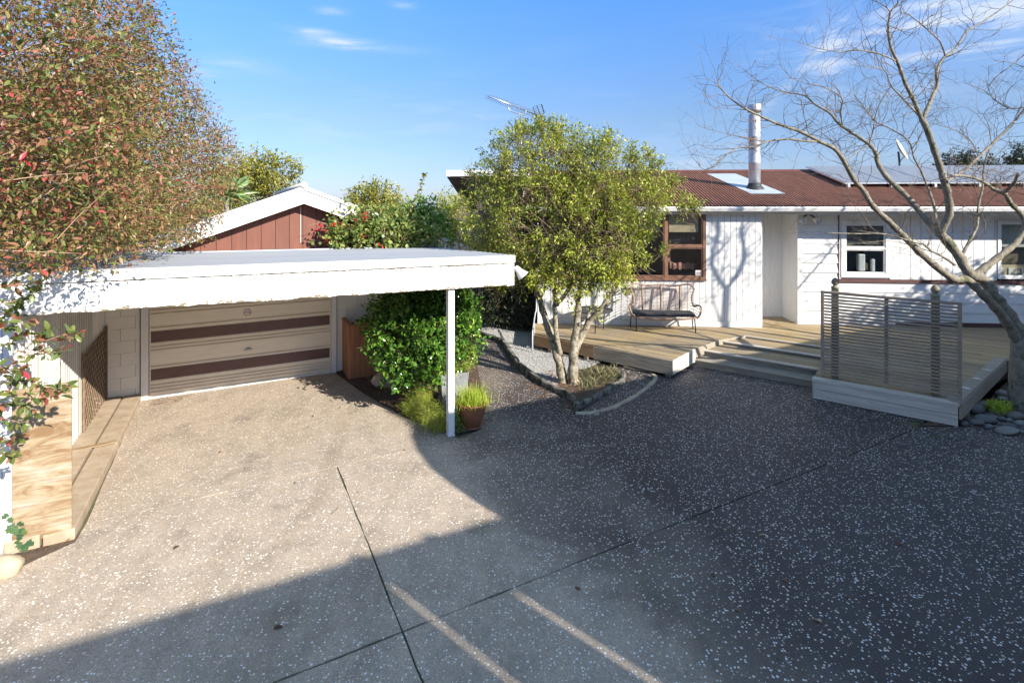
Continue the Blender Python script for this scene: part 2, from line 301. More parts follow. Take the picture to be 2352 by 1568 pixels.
def fasciamat():
    t = NT('flaking_fascia_paint'); v = t.coords('Object'); sp = t.N('ShaderNodeSeparateXYZ'); t.k.new(v, sp.inputs[0])
    bot = t.math('SUBTRACT', sp.outputs[2], t.math('ADD', 2.045, t.math('MULTIPLY', t.math('SUBTRACT', 2.52, sp.outputs[0]), .017)))
    edge = t.ramp(t.math('MULTIPLY', bot, 4.0), [(0, .22), (.22, .07), (1, 0.0)])
    top = t.ramp(t.math('MULTIPLY', bot, 3.0), [(.0, 0.0), (1.0, 0.0)])
    tp = t.math('SUBTRACT', sp.outputs[2], t.math('ADD', 2.376, t.math('MULTIPLY', t.math('SUBTRACT', 2.52, sp.outputs[0]), .0135)))
    top = t.ramp(t.math('ADD', t.math('MULTIPLY', tp, 14.0), 1.0), [(.45, 0.0), (.95, .30)])  # flaking thickened along the top, also painting the shadow gap under the capping
    n = t.math('ADD', t.math('ADD', t.noise(t.coords('Object', (1, 1, 1.6)), 16, 9, .78), edge), top)
    col = t.mix(t.ramp(n, [(.675, 0.0), (.71, 1.0)]), (.78, .78, .76), t.ramp(t.noise(v, 30), [(.4, (.30, .21, .13)), (.6, (.14, .13, .07))]))
    vo = t.N('ShaderNodeTexVoronoi'); vo.inputs['Scale'].default_value = 4.2; t.k.new(v, vo.inputs['Vector'])
    col = t.mix(t.math('LESS_THAN', vo.outputs['Distance'], .035), col, (.10, .07, .05))
    t.bump(t.noise(v, 40), .2, .003); return t.fin(col, .6, 0, .4)
M_FLAKE = fasciamat()
# ---------------------------------------------------------------- building helpers
def tag(o, label=None, cat=None, group=None, kind=None):
    for k, v in (('label', label), ('category', cat), ('group', group), ('kind', kind)):
        if v: o[k] = v
    return o
def thing(name, label, cat, loc=(0, 0, 0), rz=0.0, group=None):
    o = bpy.data.objects.new(name, None); COL.objects.link(o); o.location = loc; o.rotation_euler = (0, 0, rz); o.empty_display_size = .1
    return tag(o, label, cat, group)
def link(name, me, parent=None, loc=None):
    o = bpy.data.objects.new(name, me); COL.objects.link(o)
    if parent: o.parent = parent
    if loc: o.location = loc
    return o
def inv_of(parent):
    M = Matrix.Identity(4); c = parent
    while c is not None:
        M = (Matrix.Translation(c.location) @ c.rotation_euler.to_matrix().to_4x4() @ Matrix.Diagonal((*c.scale, 1))) @ M; c = c.parent
    return M.inverted()
class MB:
    def __init__(s): s.v = []; s.f = []; s.sm = []
    def add(s, vs, fs, sm=False):
        k = len(s.v); s.v += [tuple(x) for x in vs]; s.f += [tuple(i + k for i in f) for f in fs]; s.sm += [sm] * len(fs); return s
    def box(s, a, b, T=None):
        x0, y0, z0 = a; x1, y1, z1 = b
        vs = [Vector(p) for p in ((x0, y0, z0), (x1, y0, z0), (x1, y1, z0), (x0, y1, z0), (x0, y0, z1), (x1, y0, z1), (x1, y1, z1), (x0, y1, z1))]
        if T: vs = [T(*p) if callable(T) else T @ p for p in vs]
        return s.add(vs, [(0, 3, 2, 1), (4, 5, 6, 7), (0, 1, 5, 4), (1, 2, 6, 5), (2, 3, 7, 6), (3, 0, 4, 7)])
    def prism(s, poly, z0, z1, zt=None):
        n = len(poly); zt = zt or (lambda x, y: z1)
        ar = sum(poly[i][0] * poly[(i + 1) % n][1] - poly[(i + 1) % n][0] * poly[i][1] for i in range(n))
        if ar < 0: poly = poly[::-1]
        vs = [(p[0], p[1], z0) for p in poly] + [(p[0], p[1], zt(p[0], p[1])) for p in poly]
        return s.add(vs, [tuple(range(n))[::-1], tuple(range(n, 2 * n))] + [(i, (i + 1) % n, n + (i + 1) % n, n + i) for i in range(n)])
    def xprism(s, prof, x0, x1, sm=False, cap=True):   # profile in (y, z) carried along x
        n = len(prof); vs = [(x0, *p) for p in prof] + [(x1, *p) for p in prof]
        fs = [(i, (i + 1) % n, n + (i + 1) % n, n + i) for i in range(n)]
        if cap: fs += [tuple(range(n))[::-1], tuple(range(n, 2 * n))]
        return s.add(vs, fs, sm)
    def tube(s, pts, rad, n=8, cap=True, sm=True):
        pts = [Vector(p) for p in pts]; m = len(pts); rad = rad if isinstance(rad, (list, tuple)) else [rad] * m
        vs = []; prev = None
        for i, p in enumerate(pts):
            d = (pts[min(i + 1, m - 1)] - pts[max(i - 1, 0)]); d = d.normalized() if d.length > 1e-9 else Vector((0, 0, 1))
            if prev is None: prev = d.orthogonal().normalized()
            a = (prev - d * prev.dot(d)); a = a.normalized() if a.length > 1e-6 else d.orthogonal().normalized(); prev = a; b = d.cross(a)
            vs += [p + (a * math.cos(2 * math.pi * j / n) + b * math.sin(2 * math.pi * j / n)) * rad[i] for j in range(n)]
        fs = [(i * n + j, i * n + (j + 1) % n, (i + 1) * n + (j + 1) % n, (i + 1) * n + j) for i in range(m - 1) for j in range(n)]
        if cap: fs += [tuple(range(n))[::-1], tuple((m - 1) * n + j for j in range(n))]
        return s.add(vs, fs, sm)
    def lathe(s, prof, n=24, c=(0, 0, 0), sm=True):    # (r, z)
        vs = [(c[0] + r * math.cos(2 * math.pi * j / n), c[1] + r * math.sin(2 * math.pi * j / n), c[2] + z) for r, z in prof for j in range(n)]
        m = len(prof); fs = [(i * n + j, i * n + (j + 1) % n, (i + 1) * n + (j + 1) % n, (i + 1) * n + j) for i in range(m - 1) for j in range(n)]
        fs += [tuple(range(n))[::-1], tuple((m - 1) * n + j for j in range(n))]
        return s.add(vs, fs, sm)
    def mesh(s, name, mat):
        me = bpy.data.meshes.new(name); me.from_pydata(s.v, [], s.f)
        if any(s.sm): me.polygons.foreach_set('use_smooth', s.sm)
        if mat: me.materials.append(mat)
        me.update(); return me
    def build(s, name, mat, parent=None, world=False, bevel=0):
        if world and parent is not None:
            M = inv_of(parent); s.v = [tuple(M @ Vector(p)) for p in s.v]
        o = link(name, s.mesh(name, mat), parent)
        if bevel:
            b = o.modifiers.new('bevel', 'BEVEL'); b.width = bevel; b.segments = 2; b.limit_method = 'ANGLE'
        return o
def catmull(pts, k=4):
    P = [np.array(p, float) for p in pts]; out = []
    for i in range(len(P) - 1):
        a, b, c, d = P[max(i - 1, 0)], P[i], P[i + 1], P[min(i + 2, len(P) - 1)]
        for j in range(k):
            t = j / k; out.append(.5 * ((2 * b) + (-a + c) * t + (2 * a - 5 * b + 4 * c - d) * t * t + (-a + 3 * b - 3 * c + d) * t ** 3))
    out.append(P[-1]); return [Vector(x) for x in out]
# leaves: many small folded blades, one mesh; tone = hue of each leaf (young, old, red), 0..1
T_KITE = (np.array([(0, 0, 0), (.42, .5, .07), (.42, -.5, .07), (.5, 0, 0), (1, 0, -.12)]), [(0, 3, 1), (0, 2, 3), (3, 4, 1), (3, 2, 4)])
T_OVAL = (np.array([(0, 0, 0), (.22, .34, .05), (.22, -.34, .05), (.55, .5, .06), (.55, -.5, .06), (.82, .3, -.02), (.82, -.3, -.02), (.3, 0, 0), (.65, 0, -.02), (1, 0, -.12)]),
          [(0, 7, 1), (0, 2, 7), (7, 3, 1), (7, 8, 3), (7, 2, 4), (7, 4, 8), (8, 5, 3), (8, 9, 5), (8, 4, 6), (8, 6, 9)])
T_BLADE = (np.array([(0, .5, 0), (0, -.5, 0), (.35, .45, .10), (.35, -.45, .10), (.7, .3, .08), (.7, -.3, .08), (1, 0, -.08)]), [(0, 1, 3), (0, 3, 2), (2, 3, 5), (2, 5, 4), (4, 5, 6)])
T_STAR = (np.array([(0, 0, 0), (.15, .5, .02), (.45, .25, 0), (.62, .42, 0), (1, 0, -.05), (.62, -.42, 0), (.45, -.25, 0), (.15, -.5, .02), (.45, 0, .03)]),
          [(8, 0, 7), (8, 1, 0), (8, 2, 1), (8, 3, 2), (8, 4, 3), (8, 5, 4), (8, 6, 5), (8, 7, 6)])
def unit(a): return a / np.maximum(np.linalg.norm(a, axis=1, keepdims=True), 1e-9)
def leaves(name, pos, dirs, L, ratio, mat, parent, tone=None, tmpl=T_KITE, up=None, world=True, droop=None, kind='stuff'):
    pos = np.asarray(pos, float); n = len(pos); d = unit(np.asarray(dirs, float))
    up = rng.normal(size=(n, 3)) * .55 + np.array([0, 0, 1.0]) if up is None else up
    side = unit(np.cross(up, d)); nor = np.cross(d, side)
    L = np.broadcast_to(L, (n,)).astype(float); t, fs = tmpl
    V = pos[:, None, :] + (d[:, None, :] * t[None, :, 0, None] + side[:, None, :] * t[None, :, 1, None] * ratio + nor[:, None, :] * t[None, :, 2, None]) * L[:, None, None]
    V = V.reshape(-1, 3)
    if world and parent is not None:
        M = np.array(inv_of(parent)); V = V @ M[:3, :3].T + M[:3, 3]
    fs = np.array(fs); k = len(t); Fc = (fs[None] + (np.arange(n) * k)[:, None, None]).reshape(-1, 3)
    me = bpy.data.meshes.new(name); me.vertices.add(len(V)); me.vertices.foreach_set('co', V.ravel().astype(np.float32))
    me.loops.add(Fc.size); me.loops.foreach_set('vertex_index', Fc.ravel().astype(np.int32))
    me.polygons.add(len(Fc)); me.polygons.foreach_set('loop_start', (np.arange(len(Fc)) * 3).astype(np.int32))
    me.update(calc_edges=True); me.validate()
    at = me.attributes.new('tone', 'FLOAT', 'POINT'); tone = rng.random(n) if tone is None else tone
    at.data.foreach_set('value', np.repeat(tone, k).astype(np.float32)); me.materials.append(mat)
    o = link(name, me, parent)
    if kind: o['kind'] = kind
    return o
def twigs(name, lines, mat, parent, n=4, kind='stuff'):
    b = MB()
    for pts, r0, r1 in lines:
        m = len(pts); b.tube(pts, [r0 + (r1 - r0) * i / (m - 1) for i in range(m)], n, cap=False)
    o = b.build(name, mat, parent, world=True)
    if kind: o['kind'] = kind
    return o
def rdir(up=0.0):
    v = rng.normal(size=3); v /= np.linalg.norm(v); v[2] += up; return v / np.linalg.norm(v)
def in_blobs(blobs, n, shell=.55):
    w = np.array([b[3] ** 2.2 for b in blobs]); idx = rng.choice(len(blobs), n, p=w / w.sum())
    u = unit(rng.normal(size=(n, 3))); r = rng.random(n) ** (1 / 3) * (1 - shell) + shell * (.80 + .28 * rng.random(n))
    c = np.array([tuple(D(b[0], b[1], b[2])) for b in blobs])[idx]; R_ = np.array([b[3] for b in blobs])[idx]
    sq = np.array([b[4] if len(b) > 4 else 1.0 for b in blobs])[idx]
    off = u * (r * R_)[:, None]; off[:, 2] *= sq
    return c + off, u
def crown(name, blobs, nclump, per, L, ratio, mat, parent, spread=.16, tmpl=T_KITE, shell=.55, upb=.3, keep=None, tonef=None, twmat=None, twr=.004, twlen=.35, Lj=.35, clumptone=.5):
    C, U = in_blobs(blobs, nclump, shell)
    if keep is not None: k = keep(C); C, U = C[k], U[k]
    n = len(C); ax = unit(U + rng.normal(size=(n, 3)) * .5 + np.array([0, 0, upb]))
    t = rng.random((n, per)); off = ax[:, None, :] * ((t - .4) * spread * 2.2)[..., None] + rng.normal(size=(n, per, 3)) * spread * .32
    P = (C[:, None, :] + off).reshape(-1, 3); dr = (ax[:, None, :] * .8 + rng.normal(size=(n, per, 3)) * .75).reshape(-1, 3)
    ct = rng.random(n); tn = np.clip(ct[:, None] * clumptone + rng.random((n, per)) * (1 - clumptone), 0, 1).ravel()
    if tonef: tn = tonef(tn, P)
    if keep is not None: k = keep(P); P, dr, tn = P[k], dr[k], tn[k]
    o = leaves(name, P, dr, L * (1 + rng.uniform(-Lj, Lj, len(P))), ratio, mat, parent, tn, tmpl)
    if twmat:
        lines = []
        for i in range(n):
            a = C[i] - ax[i] * twlen * (.7 + .6 * rng.random()); m = (a + C[i]) / 2 + rng.normal(size=3) * .03
            lines.append(([a, m, C[i] + ax[i] * spread], twr, twr * .4))
        twigs('twig', lines, twmat, parent, 3)
    return o
def poly_clip_strips(poly, t0, t1):
    def xs(t):
        out = []
        for i in range(len(poly)):
            (x0, y0), (x1, y1) = poly[i], poly[(i + 1) % len(poly)]
            if (y0 <= t) != (y1 <= t): out.append(x0 + (t - y0) / (y1 - y0) * (x1 - x0))
        return sorted(out)
    a, b = xs(t0 + 1e-4), xs(t1 - 1e-4)
    if len(a) != len(b): a = b = xs((t0 + t1) / 2)
    return [((a[i], a[i + 1]), (b[i], b[i + 1])) for i in range(0, len(a) - 1, 2)]
# ================================================================ THE GROUND
def struct(name, mb, mat): o = mb.build(name, mat); o['kind'] = 'structure'; return o
def sheet(name, poly, z, mat, parent=None):
    b = MB(); n = len(poly); ar = sum(poly[i][0] * poly[(i + 1) % n][1] - poly[(i + 1) % n][0] * poly[i][1] for i in range(n))
    if ar < 0: poly = poly[::-1]
    b.add([(p[0], p[1], z) for p in poly], [tuple(range(n))]); o = b.build(name, mat, parent); return o
g = sheet('ground', [(-900, -900), (900, -900), (900, 900), (-900, 900)], -.03, M_EARTH); g['kind'] = 'structure'
g = sheet('lawn', [(-40, 17), (40, 17), (40, 60), (-40, 60)], -.022, M_GRASSG); g['kind'] = 'structure'

def px2(l, z=0): return [tuple(G(u, v, z)[:2]) for u, v in l]
pad_edge = [(1.56, 2.98), (1.36, 3.5), (1.19, 3.82), (.98, 4.6), (.82, 5.31), (.66, 6.2), (.6, 6.64)]
path_left = px2([(1104, 985), (1108, 930), (1104, 880), (1096, 840), (1078, 805), (1066, 780), (1070, 758), (1078, 735)])
path_right = px2([(1085, 738), (1088, 763), (1120, 775), (1155, 788), (1172, 815), (1193, 845), (1239, 880), (1278, 900), (1312, 915), (1330, 947)])
outer_kerb = px2([(1322, 950), (1352, 950), (1382, 944), (1412, 935), (1438, 922), (1462, 909), (1482, 894), (1503, 876), (1507, 867), (1494, 855), (1432, 845)])
# driveway: a mossy bed with cast slabs proud of it
dr = thing('driveway', 'exposed aggregate concrete driveway cast in large slabs', 'driveway'); del dr['category']; del dr['label']; dr['kind'] = 'structure'
def cw(p, q): return tuple(CF.w(p, q)[:2])
sheet('joint_bed', [cw(-6, -8), cw(9, -8), cw(9, .0), cw(10.5, 1.5)] + [tuple(KF.w(4.2, .7)[:2]), tuple(KF.w(2, 1.3)[:2]), tuple(KF.w(.2, .6)[:2]), outer_kerb[-1]] + outer_kerb[::-1] + path_right[::-1] + [tuple(D(1070, 735, 14.6)[:2])] + path_left[::-1] + [cw(1.62, 2.9), cw(1.5, 6.8), cw(-3.2, 6.8), cw(-3.2, 2.4), cw(-6, 2.4)], -.012, M_JOINT, dr)
J = .008
def slab(poly, z=0.0):
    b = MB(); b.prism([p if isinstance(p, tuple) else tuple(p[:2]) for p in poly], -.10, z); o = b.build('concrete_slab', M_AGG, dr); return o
def cut(poly):       # wobble long edges a little so that joints are not ruled lines
    out = []; n = len(poly)
    for i in range(n):
        a, b = Vector(poly[i]), Vector(poly[(i + 1) % n]); L = (b - a).length; k = max(1, int(L / .16)) if L > .5 else 1
        nn = Vector((-(b - a).y, (b - a).x)).normalized()
        for j in range(k):
            q = a + (b - a) * (j / k); out.append(tuple(q + nn * (rnd.uniform(-.006, .006) if j else 0)))
    return out
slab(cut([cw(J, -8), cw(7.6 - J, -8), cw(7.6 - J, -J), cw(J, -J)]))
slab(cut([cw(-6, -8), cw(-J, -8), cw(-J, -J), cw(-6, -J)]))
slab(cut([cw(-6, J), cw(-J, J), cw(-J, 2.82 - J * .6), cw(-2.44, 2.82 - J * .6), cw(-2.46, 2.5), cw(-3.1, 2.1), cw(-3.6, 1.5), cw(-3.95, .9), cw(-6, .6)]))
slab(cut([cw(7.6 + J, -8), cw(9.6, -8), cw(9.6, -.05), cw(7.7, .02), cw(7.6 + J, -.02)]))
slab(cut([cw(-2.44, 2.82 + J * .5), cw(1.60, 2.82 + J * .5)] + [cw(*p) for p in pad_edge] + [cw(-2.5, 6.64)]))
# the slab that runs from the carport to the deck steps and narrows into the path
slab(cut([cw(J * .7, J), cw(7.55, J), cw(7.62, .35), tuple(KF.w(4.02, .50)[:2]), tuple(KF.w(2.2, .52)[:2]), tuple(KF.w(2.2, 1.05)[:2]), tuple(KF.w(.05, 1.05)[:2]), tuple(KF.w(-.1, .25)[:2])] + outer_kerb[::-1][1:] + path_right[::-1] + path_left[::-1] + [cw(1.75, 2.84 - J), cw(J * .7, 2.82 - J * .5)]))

# loose ground beside the slabs
def patch(name, poly, z, mat, kind='structure'):
    o = sheet(name, poly, z, mat); o['kind'] = kind; return o
shell_area = path_right + px2([(1345, 940), (1390, 915), (1430, 880), (1425, 855), (1380, 845)]) + [tuple(KF.w(-.6, .3)[:2]), tuple(HF.w(.3, -.2)[:2]), tuple(HF.w(-.6, 2.5)[:2])]
patch('gravel_bed', path_right[:8] + px2([(1300, 880), (1320, 858)]) + [tuple(KF.w(-1.5, .6)[:2]), tuple(HF.w(.3, -.2)[:2]), tuple(HF.w(-.6, 3)[:2])], .004, M_SHELL)
# white gravel as loose chips
def scatter_in(poly, n, jitterz=0.0):
    P = np.array(poly); lo, hi = P.min(0), P.max(0); out = []
    while len(out) < n:
        q = lo + rng.random((n, 2)) * (hi - lo); ins = np.zeros(len(q), bool)
        for i in range(len(P)):
            (x0, y0), (x1, y1) = P[i], P[(i + 1) % len(P)]
            c = ((y0 <= q[:, 1]) != (y1 <= q[:, 1])); xx = x0 + (q[:, 1] - y0) / (y1 - y0 + 1e-12) * (x1 - x0); ins ^= c & (q[:, 0] < xx)
        out += list(q[ins])
    return np.array(out[:n])
def pebbles(name, poly, n, r, mat, z=0.0):
    q = scatter_in(poly, n); base = np.array([(1, 0, 0), (-1, 0, 0), (0, 1, 0), (0, -1, 0), (0, 0, 1), (0, 0, -1)], float)
    fs = np.array([(0, 2, 4), (2, 1, 4), (1, 3, 4), (3, 0, 4), (2, 0, 5), (1, 2, 5), (3, 1, 5), (0, 3, 5)])
    s = r * rng.uniform(.6, 1.4, (n, 1, 1)) * rng.uniform(.6, 1.3, (n, 1, 3)); an = rng.random(n) * 6.28
    v = base[None] * s; c, si = np.cos(an)[:, None], np.sin(an)[:, None]
    x = v[..., 0] * c - v[..., 1] * si; y = v[..., 0] * si + v[..., 1] * c
    V = np.stack([x + q[:, None, 0], y + q[:, None, 1], v[..., 2] * .6 + z + r * .35 * rng.random((n, 1))], -1).reshape(-1, 3)
    Fc = (fs[None] + (np.arange(n) * 6)[:, None, None]).reshape(-1, 3)
    me = bpy.data.meshes.new(name); me.from_pydata(V.tolist(), [], Fc.tolist()); me.materials.append(mat); o = link(name, me); o['kind'] = 'stuff'; return o
pebbles('gravel', path_right[:8] + px2([(1300, 885), (1320, 858)]) + [tuple(KF.w(-1.6, .5)[:2]), tuple(HF.w(.3, -.2)[:2]), tuple(HF.w(-.3, 2)[:2])], 9000, .017, M_SHELL, .005)
inner_bed = path_right[7:] + px2([(1345, 935), (1390, 908), (1428, 878), (1425, 858), (1395, 848), (1330, 850), (1290, 865)])
patch('planting_soil', inner_bed, .02, M_EARTH)
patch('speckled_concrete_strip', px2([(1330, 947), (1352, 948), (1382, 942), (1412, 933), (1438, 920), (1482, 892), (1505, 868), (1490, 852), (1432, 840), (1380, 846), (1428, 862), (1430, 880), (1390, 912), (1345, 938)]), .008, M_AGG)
bed_poly = [cw(*p) for p in pad_edge] + [cw(2.2, 6.8)] + path_left[::-1]
patch('garden_bed_soil', bed_poly, .006, M_EARTH)
patch('bare_soil_by_plywood', [cw(-2.44, 2.5), cw(-3.1, 2.1), cw(-3.6, 1.5), cw(-3.95, .9), cw(-6, .6), cw(-6, 2.9), cw(-2.5, 2.9)], -.004, M_EARTH)
stone_poly = [cw(7.66, .04), cw(9.6, -.04), cw(12, 3.2), tuple(KF.w(5.1, 4.2)[:2]), tuple(KF.w(4.1, .5)[:2])]
patch('stone_bed_soil', stone_poly, .010, M_EARTH)

# rough cast edging
def edging(name, pts, w, h, mat, label, cat, seg=.12, seed=1):
    r = random.Random(seed); t = thing(name, label, cat, (*pts[0][:2], 0)); P = []
    for i in range(len(pts) - 1):
        a, b = Vector(pts[i][:2]), Vector(pts[i + 1][:2]); k = max(1, int((b - a).length / seg))
        P += [a + (b - a) * (j / k) for j in range(k)]
    P.append(Vector(pts[-1][:2])); b = MB(); vs = []
    for i, p in enumerate(P):
        d = (P[min(i + 1, len(P) - 1)] - P[max(i - 1, 0)]).normalized(); nn = Vector((-d.y, d.x)); ww = w * r.uniform(.8, 1.15); hh = h * r.uniform(.8, 1.12)
        for o, z in ((-.5, -.03), (-.48, hh * .8), (-.28, hh), (.28, hh * r.uniform(.92, 1.03)), (.48, hh * .78), (.5, -.03)):
            q = p + nn * (o * ww + r.uniform(-.006, .006)); vs.append((q.x, q.y, z))
    n = 6; m = len(P); fs = [(i * n + j, i * n + j + 1, (i + 1) * n + j + 1, (i + 1) * n + j) for i in range(m - 1) for j in range(n - 1)] + [tuple(range(n))[::-1], tuple((m - 1) * n + j for j in range(n))]
    b.add(vs, fs); b.build('edging', mat, t, world=True); return t
edging('garden_edging', path_right, .10, .11, M_CONC, 'low mossy concrete edging along the white gravel beside the path', 'edging', seed=3)
edging('garden_edging', px2([(1320, 935), (1345, 928), (1390, 905), (1430, 876), (1432, 866)]), .08, .09, M_CONC, 'short mossy edging in front of the soil round the multi-stemmed tree', 'edging', seed=4)
edging('garden_edging', outer_kerb, .07, .028, M_PALES, 'low broken pale mortar strip curving across speckled concrete by the deck', 'edging', .07, seed=5)

# ================================================================ CARPORT
cp = thing('carport', 'white flat-roofed carport with flaking fascia on one square post', 'carport', CF.o, CF.ang)
P0, P1 = -4.6, 2.52
def ztop(p): return 2.48 + (P1 - p) * .0135
def zbot(p): return 2.045 + (P1 - p) * .017
def quadbox(b, pts_front, y0, y1):     # polygon in (x, z) given thickness in y
    n = len(pts_front); vs = [(x, y0, z) for x, z in pts_front] + [(x, y1, z) for x, z in pts_front]
    return b.add(vs, [tuple(range(n)), tuple(range(n, 2 * n))[::-1]] + [(i, n + i, n + (i + 1) % n, (i + 1) % n) for i in range(n)])
b = MB(); lo = []; k = 60
for i in range(k + 1):
    p = P0 + (P1 - .12 - P0) * i / k; lo.append((p, zbot(p) + (rnd.uniform(-.014, .010) if p < .5 else rnd.uniform(-.003, .003))))
quadbox(b, lo + [(P1 - .12, ztop(P1) - .104), (P0, ztop(P0) - .115)], 2.90, 2.94); b.build('fascia_board', M_FLAKE, cp)
b = MB(); quadbox(b, [(P1 - .118, zbot(P1) - .004), (P1, zbot(P1)), (P1, ztop(P1) - .10), (P1 - .118, ztop(P1) - .10)], 2.888, 2.94); b.build('fascia_end_board', M_WHITE, cp)
b = MB(); quadbox(b, [(P0, ztop(P0) - .112), (P1 + .01, ztop(P1) - .098), (P1 + .01, ztop(P1) + .006), (P0, ztop(P0) + .006)], 2.872, 2.935); b.build('roof_capping', M_WHITE, cp)
def zr(q): return -(q - 2.9) * .033
b = MB(); b.add([(P1 + .012, 2.94, zbot(P1) + .01), (P1 + .012, 6.45, zbot(P1) + .01 + zr(6.45)), (P1 + .012, 6.45, ztop(P1) + zr(6.45)), (P1 + .012, 2.94, ztop(P1)),
                 (P1 - .02, 2.94, zbot(P1) + .01), (P1 - .02, 6.45, zbot(P1) + .01 + zr(6.45)), (P1 - .02, 6.45, ztop(P1) + zr(6.45)), (P1 - .02, 2.94, ztop(P1))],
                [(0, 1, 2, 3), (7, 6, 5, 4), (0, 4, 5, 1), (3, 2, 6, 7), (0, 3, 7, 4), (1, 5, 6, 2)]); b.build('side_fascia', M_WHITE, cp)
# roof sheets: ribs run along the front
for i in range(5):
    q0 = 2.925 + i * .725; q1 = q0 + .722; prof = []
    qs = []; q = q0
    while q < q1 - .001: qs += [(q, 0), (q + .050, 0), (q + .075, .006), (q + .110, .006), (q + .135, 0)]; q += .18
    qs = [(a, h) for a, h in qs if a <= q1] + [(q1, 0)]
    b = MB(); n = len(qs); lift = .001 * i
    vs = [(P0, a, ztop(P0) + zr(a) + h + lift) for a, h in qs] + [(P1 + .03, a, ztop(P1) + zr(a) + h + lift) for a, h in qs]
    b.add(vs, [(j, n + j, n + j + 1, j + 1) for j in range(n - 1)]); o = b.build('roof_sheet', M_ZINC, cp); sm = o.modifiers.new('thickness', 'SOLIDIFY'); sm.thickness = .003; sm.offset = -1
b = MB(); b.box((P0, 6.42, 2.36), (P1 + .03, 6.50, 2.385), lambda x, y, z: Vector((x, y, z + (P1 - x) * .0135))); b.build('rear_flashing', M_GALV, cp)
for i in range(6):
    b = MB(); q = 3.3 + i * .6; b.box((P0, q, 2.18 + zr(q)), (P1 - .03, q + .05, 2.32 + zr(q)), lambda x, y, z: Vector((x, y, z + (P1 - x) * .0135))); b.build('rafter', M_WHITE, cp)
b = MB(); b.box((1.515, 2.955, -.02), (1.607, 3.047, zbot(1.56) + .02)); b.box((1.51, 2.95, -.03), (1.612, 3.052, .012)); b.build('post', M_WHITE, cp, bevel=.004)
# left side wall of ribbed white sheets
for i in range(5):
    q0 = 2.60 + i * .81; prof = []; q = q0; hi = []
    while q < q0 + .808: hi += [(q, 0), (q + .022, .020), (q + .050, .020), (q + .072, 0)]; q += .098
    b = MB(); n = len(hi); b.add([(-2.985 + h, a, .10) for a, h in hi] + [(-2.985 + h, a, 2.30) for a, h in hi], [(j, j + 1, n + j + 1, n + j) for j in range(n - 1)])
    o = b.build('wall_sheet', M_RIBW, cp); sm = o.modifiers.new('thickness', 'SOLIDIFY'); sm.thickness = .004
# foundation kerb: two strips with a gap, broken in two lengths
for a, c in ((2.57, 4.62), (4.64, 6.72)):
    b = MB(); b.box((-2.99, a, -.05), (-2.735, c, .105 + (.012 if a < 4 else 0))); b.build('foundation_strip', M_KERB, cp, bevel=.008)
    b = MB(); b.box((-2.715, a, -.05), (-2.475, c, .10)); b.build('foundation_strip', M_KERB, cp, bevel=.012)
b = MB(); b.box((-2.975, 4.58, .11), (-2.49, 4.66, .121), lambda x, y, z: Vector((x, y + (x + 2.7) * .12, z))); b.build('loose_batten', M_PLY, cp)
# plywood closing the front end, white boards to its left
b = MB(); quadbox(b, [(-2.93, .05), (-2.50, .095), (-2.50, 1.515), (-2.93, 1.50)], 2.575, 2.592); b.build('plywood_sheet', M_PLYG, cp)
x = -2.935
for w in (.07, .085, .15, .15, .15, .15):
    b = MB(); b.box((x - w + .006, 2.585, .05), (x, 2.605 + (.012 if w < .08 else 0), 2.12)); b.build('side_board', M_WHITE, cp); x -= w
b = MB(); b.box((-4.6, 2.612, -.02), (-2.94, 2.63, 2.2)); b.build('wall_backing', M_WHITE, cp)

# lamp on the fascia end
lp = thing('spot_lamp', 'white cone spot lamp on the right end of carport fascia', 'lamp', CF.w(P1 + .02, 3.02, 2.30), CF.ang)
b = MB(); b.lathe([(.035, 0), (.04, .02), (.02, .03)], 16); b.v = [(z, x, y) for x, y, z in b.v]; b.build('mounting_base', M_WHITE, lp)
b = MB(); b.tube([(.02, 0, 0), (.06, 0, -.01), (.08, 0, -.03)], .012); b.build('arm', M_WHITE, lp)
dirL = Vector((.55, -.35, -.75)).normalized(); Q = dirL.to_track_quat('Z', 'Y').to_matrix()
b = MB(); b.lathe([(.030, 0), (.042, .03), (.050, .08), (.088, .180), (.094, .19), (.086, .191), (.045, .09), (.01, .07)], 24); b.v = [tuple(Q @ Vector(p) + Vector((.07, 0, -.0))) for p in b.v]; b.build('lamp_shade', M_WHITE, lp)
b = MB(); b.lathe([(.0005, .165), (.06, .170), (.082, .183), (.0005, .178)], 24); b.v = [tuple(Q @ Vector(p) + Vector((.07, 0, -.0))) for p in b.v]; b.build('bulb', M_LAMPIN, lp)

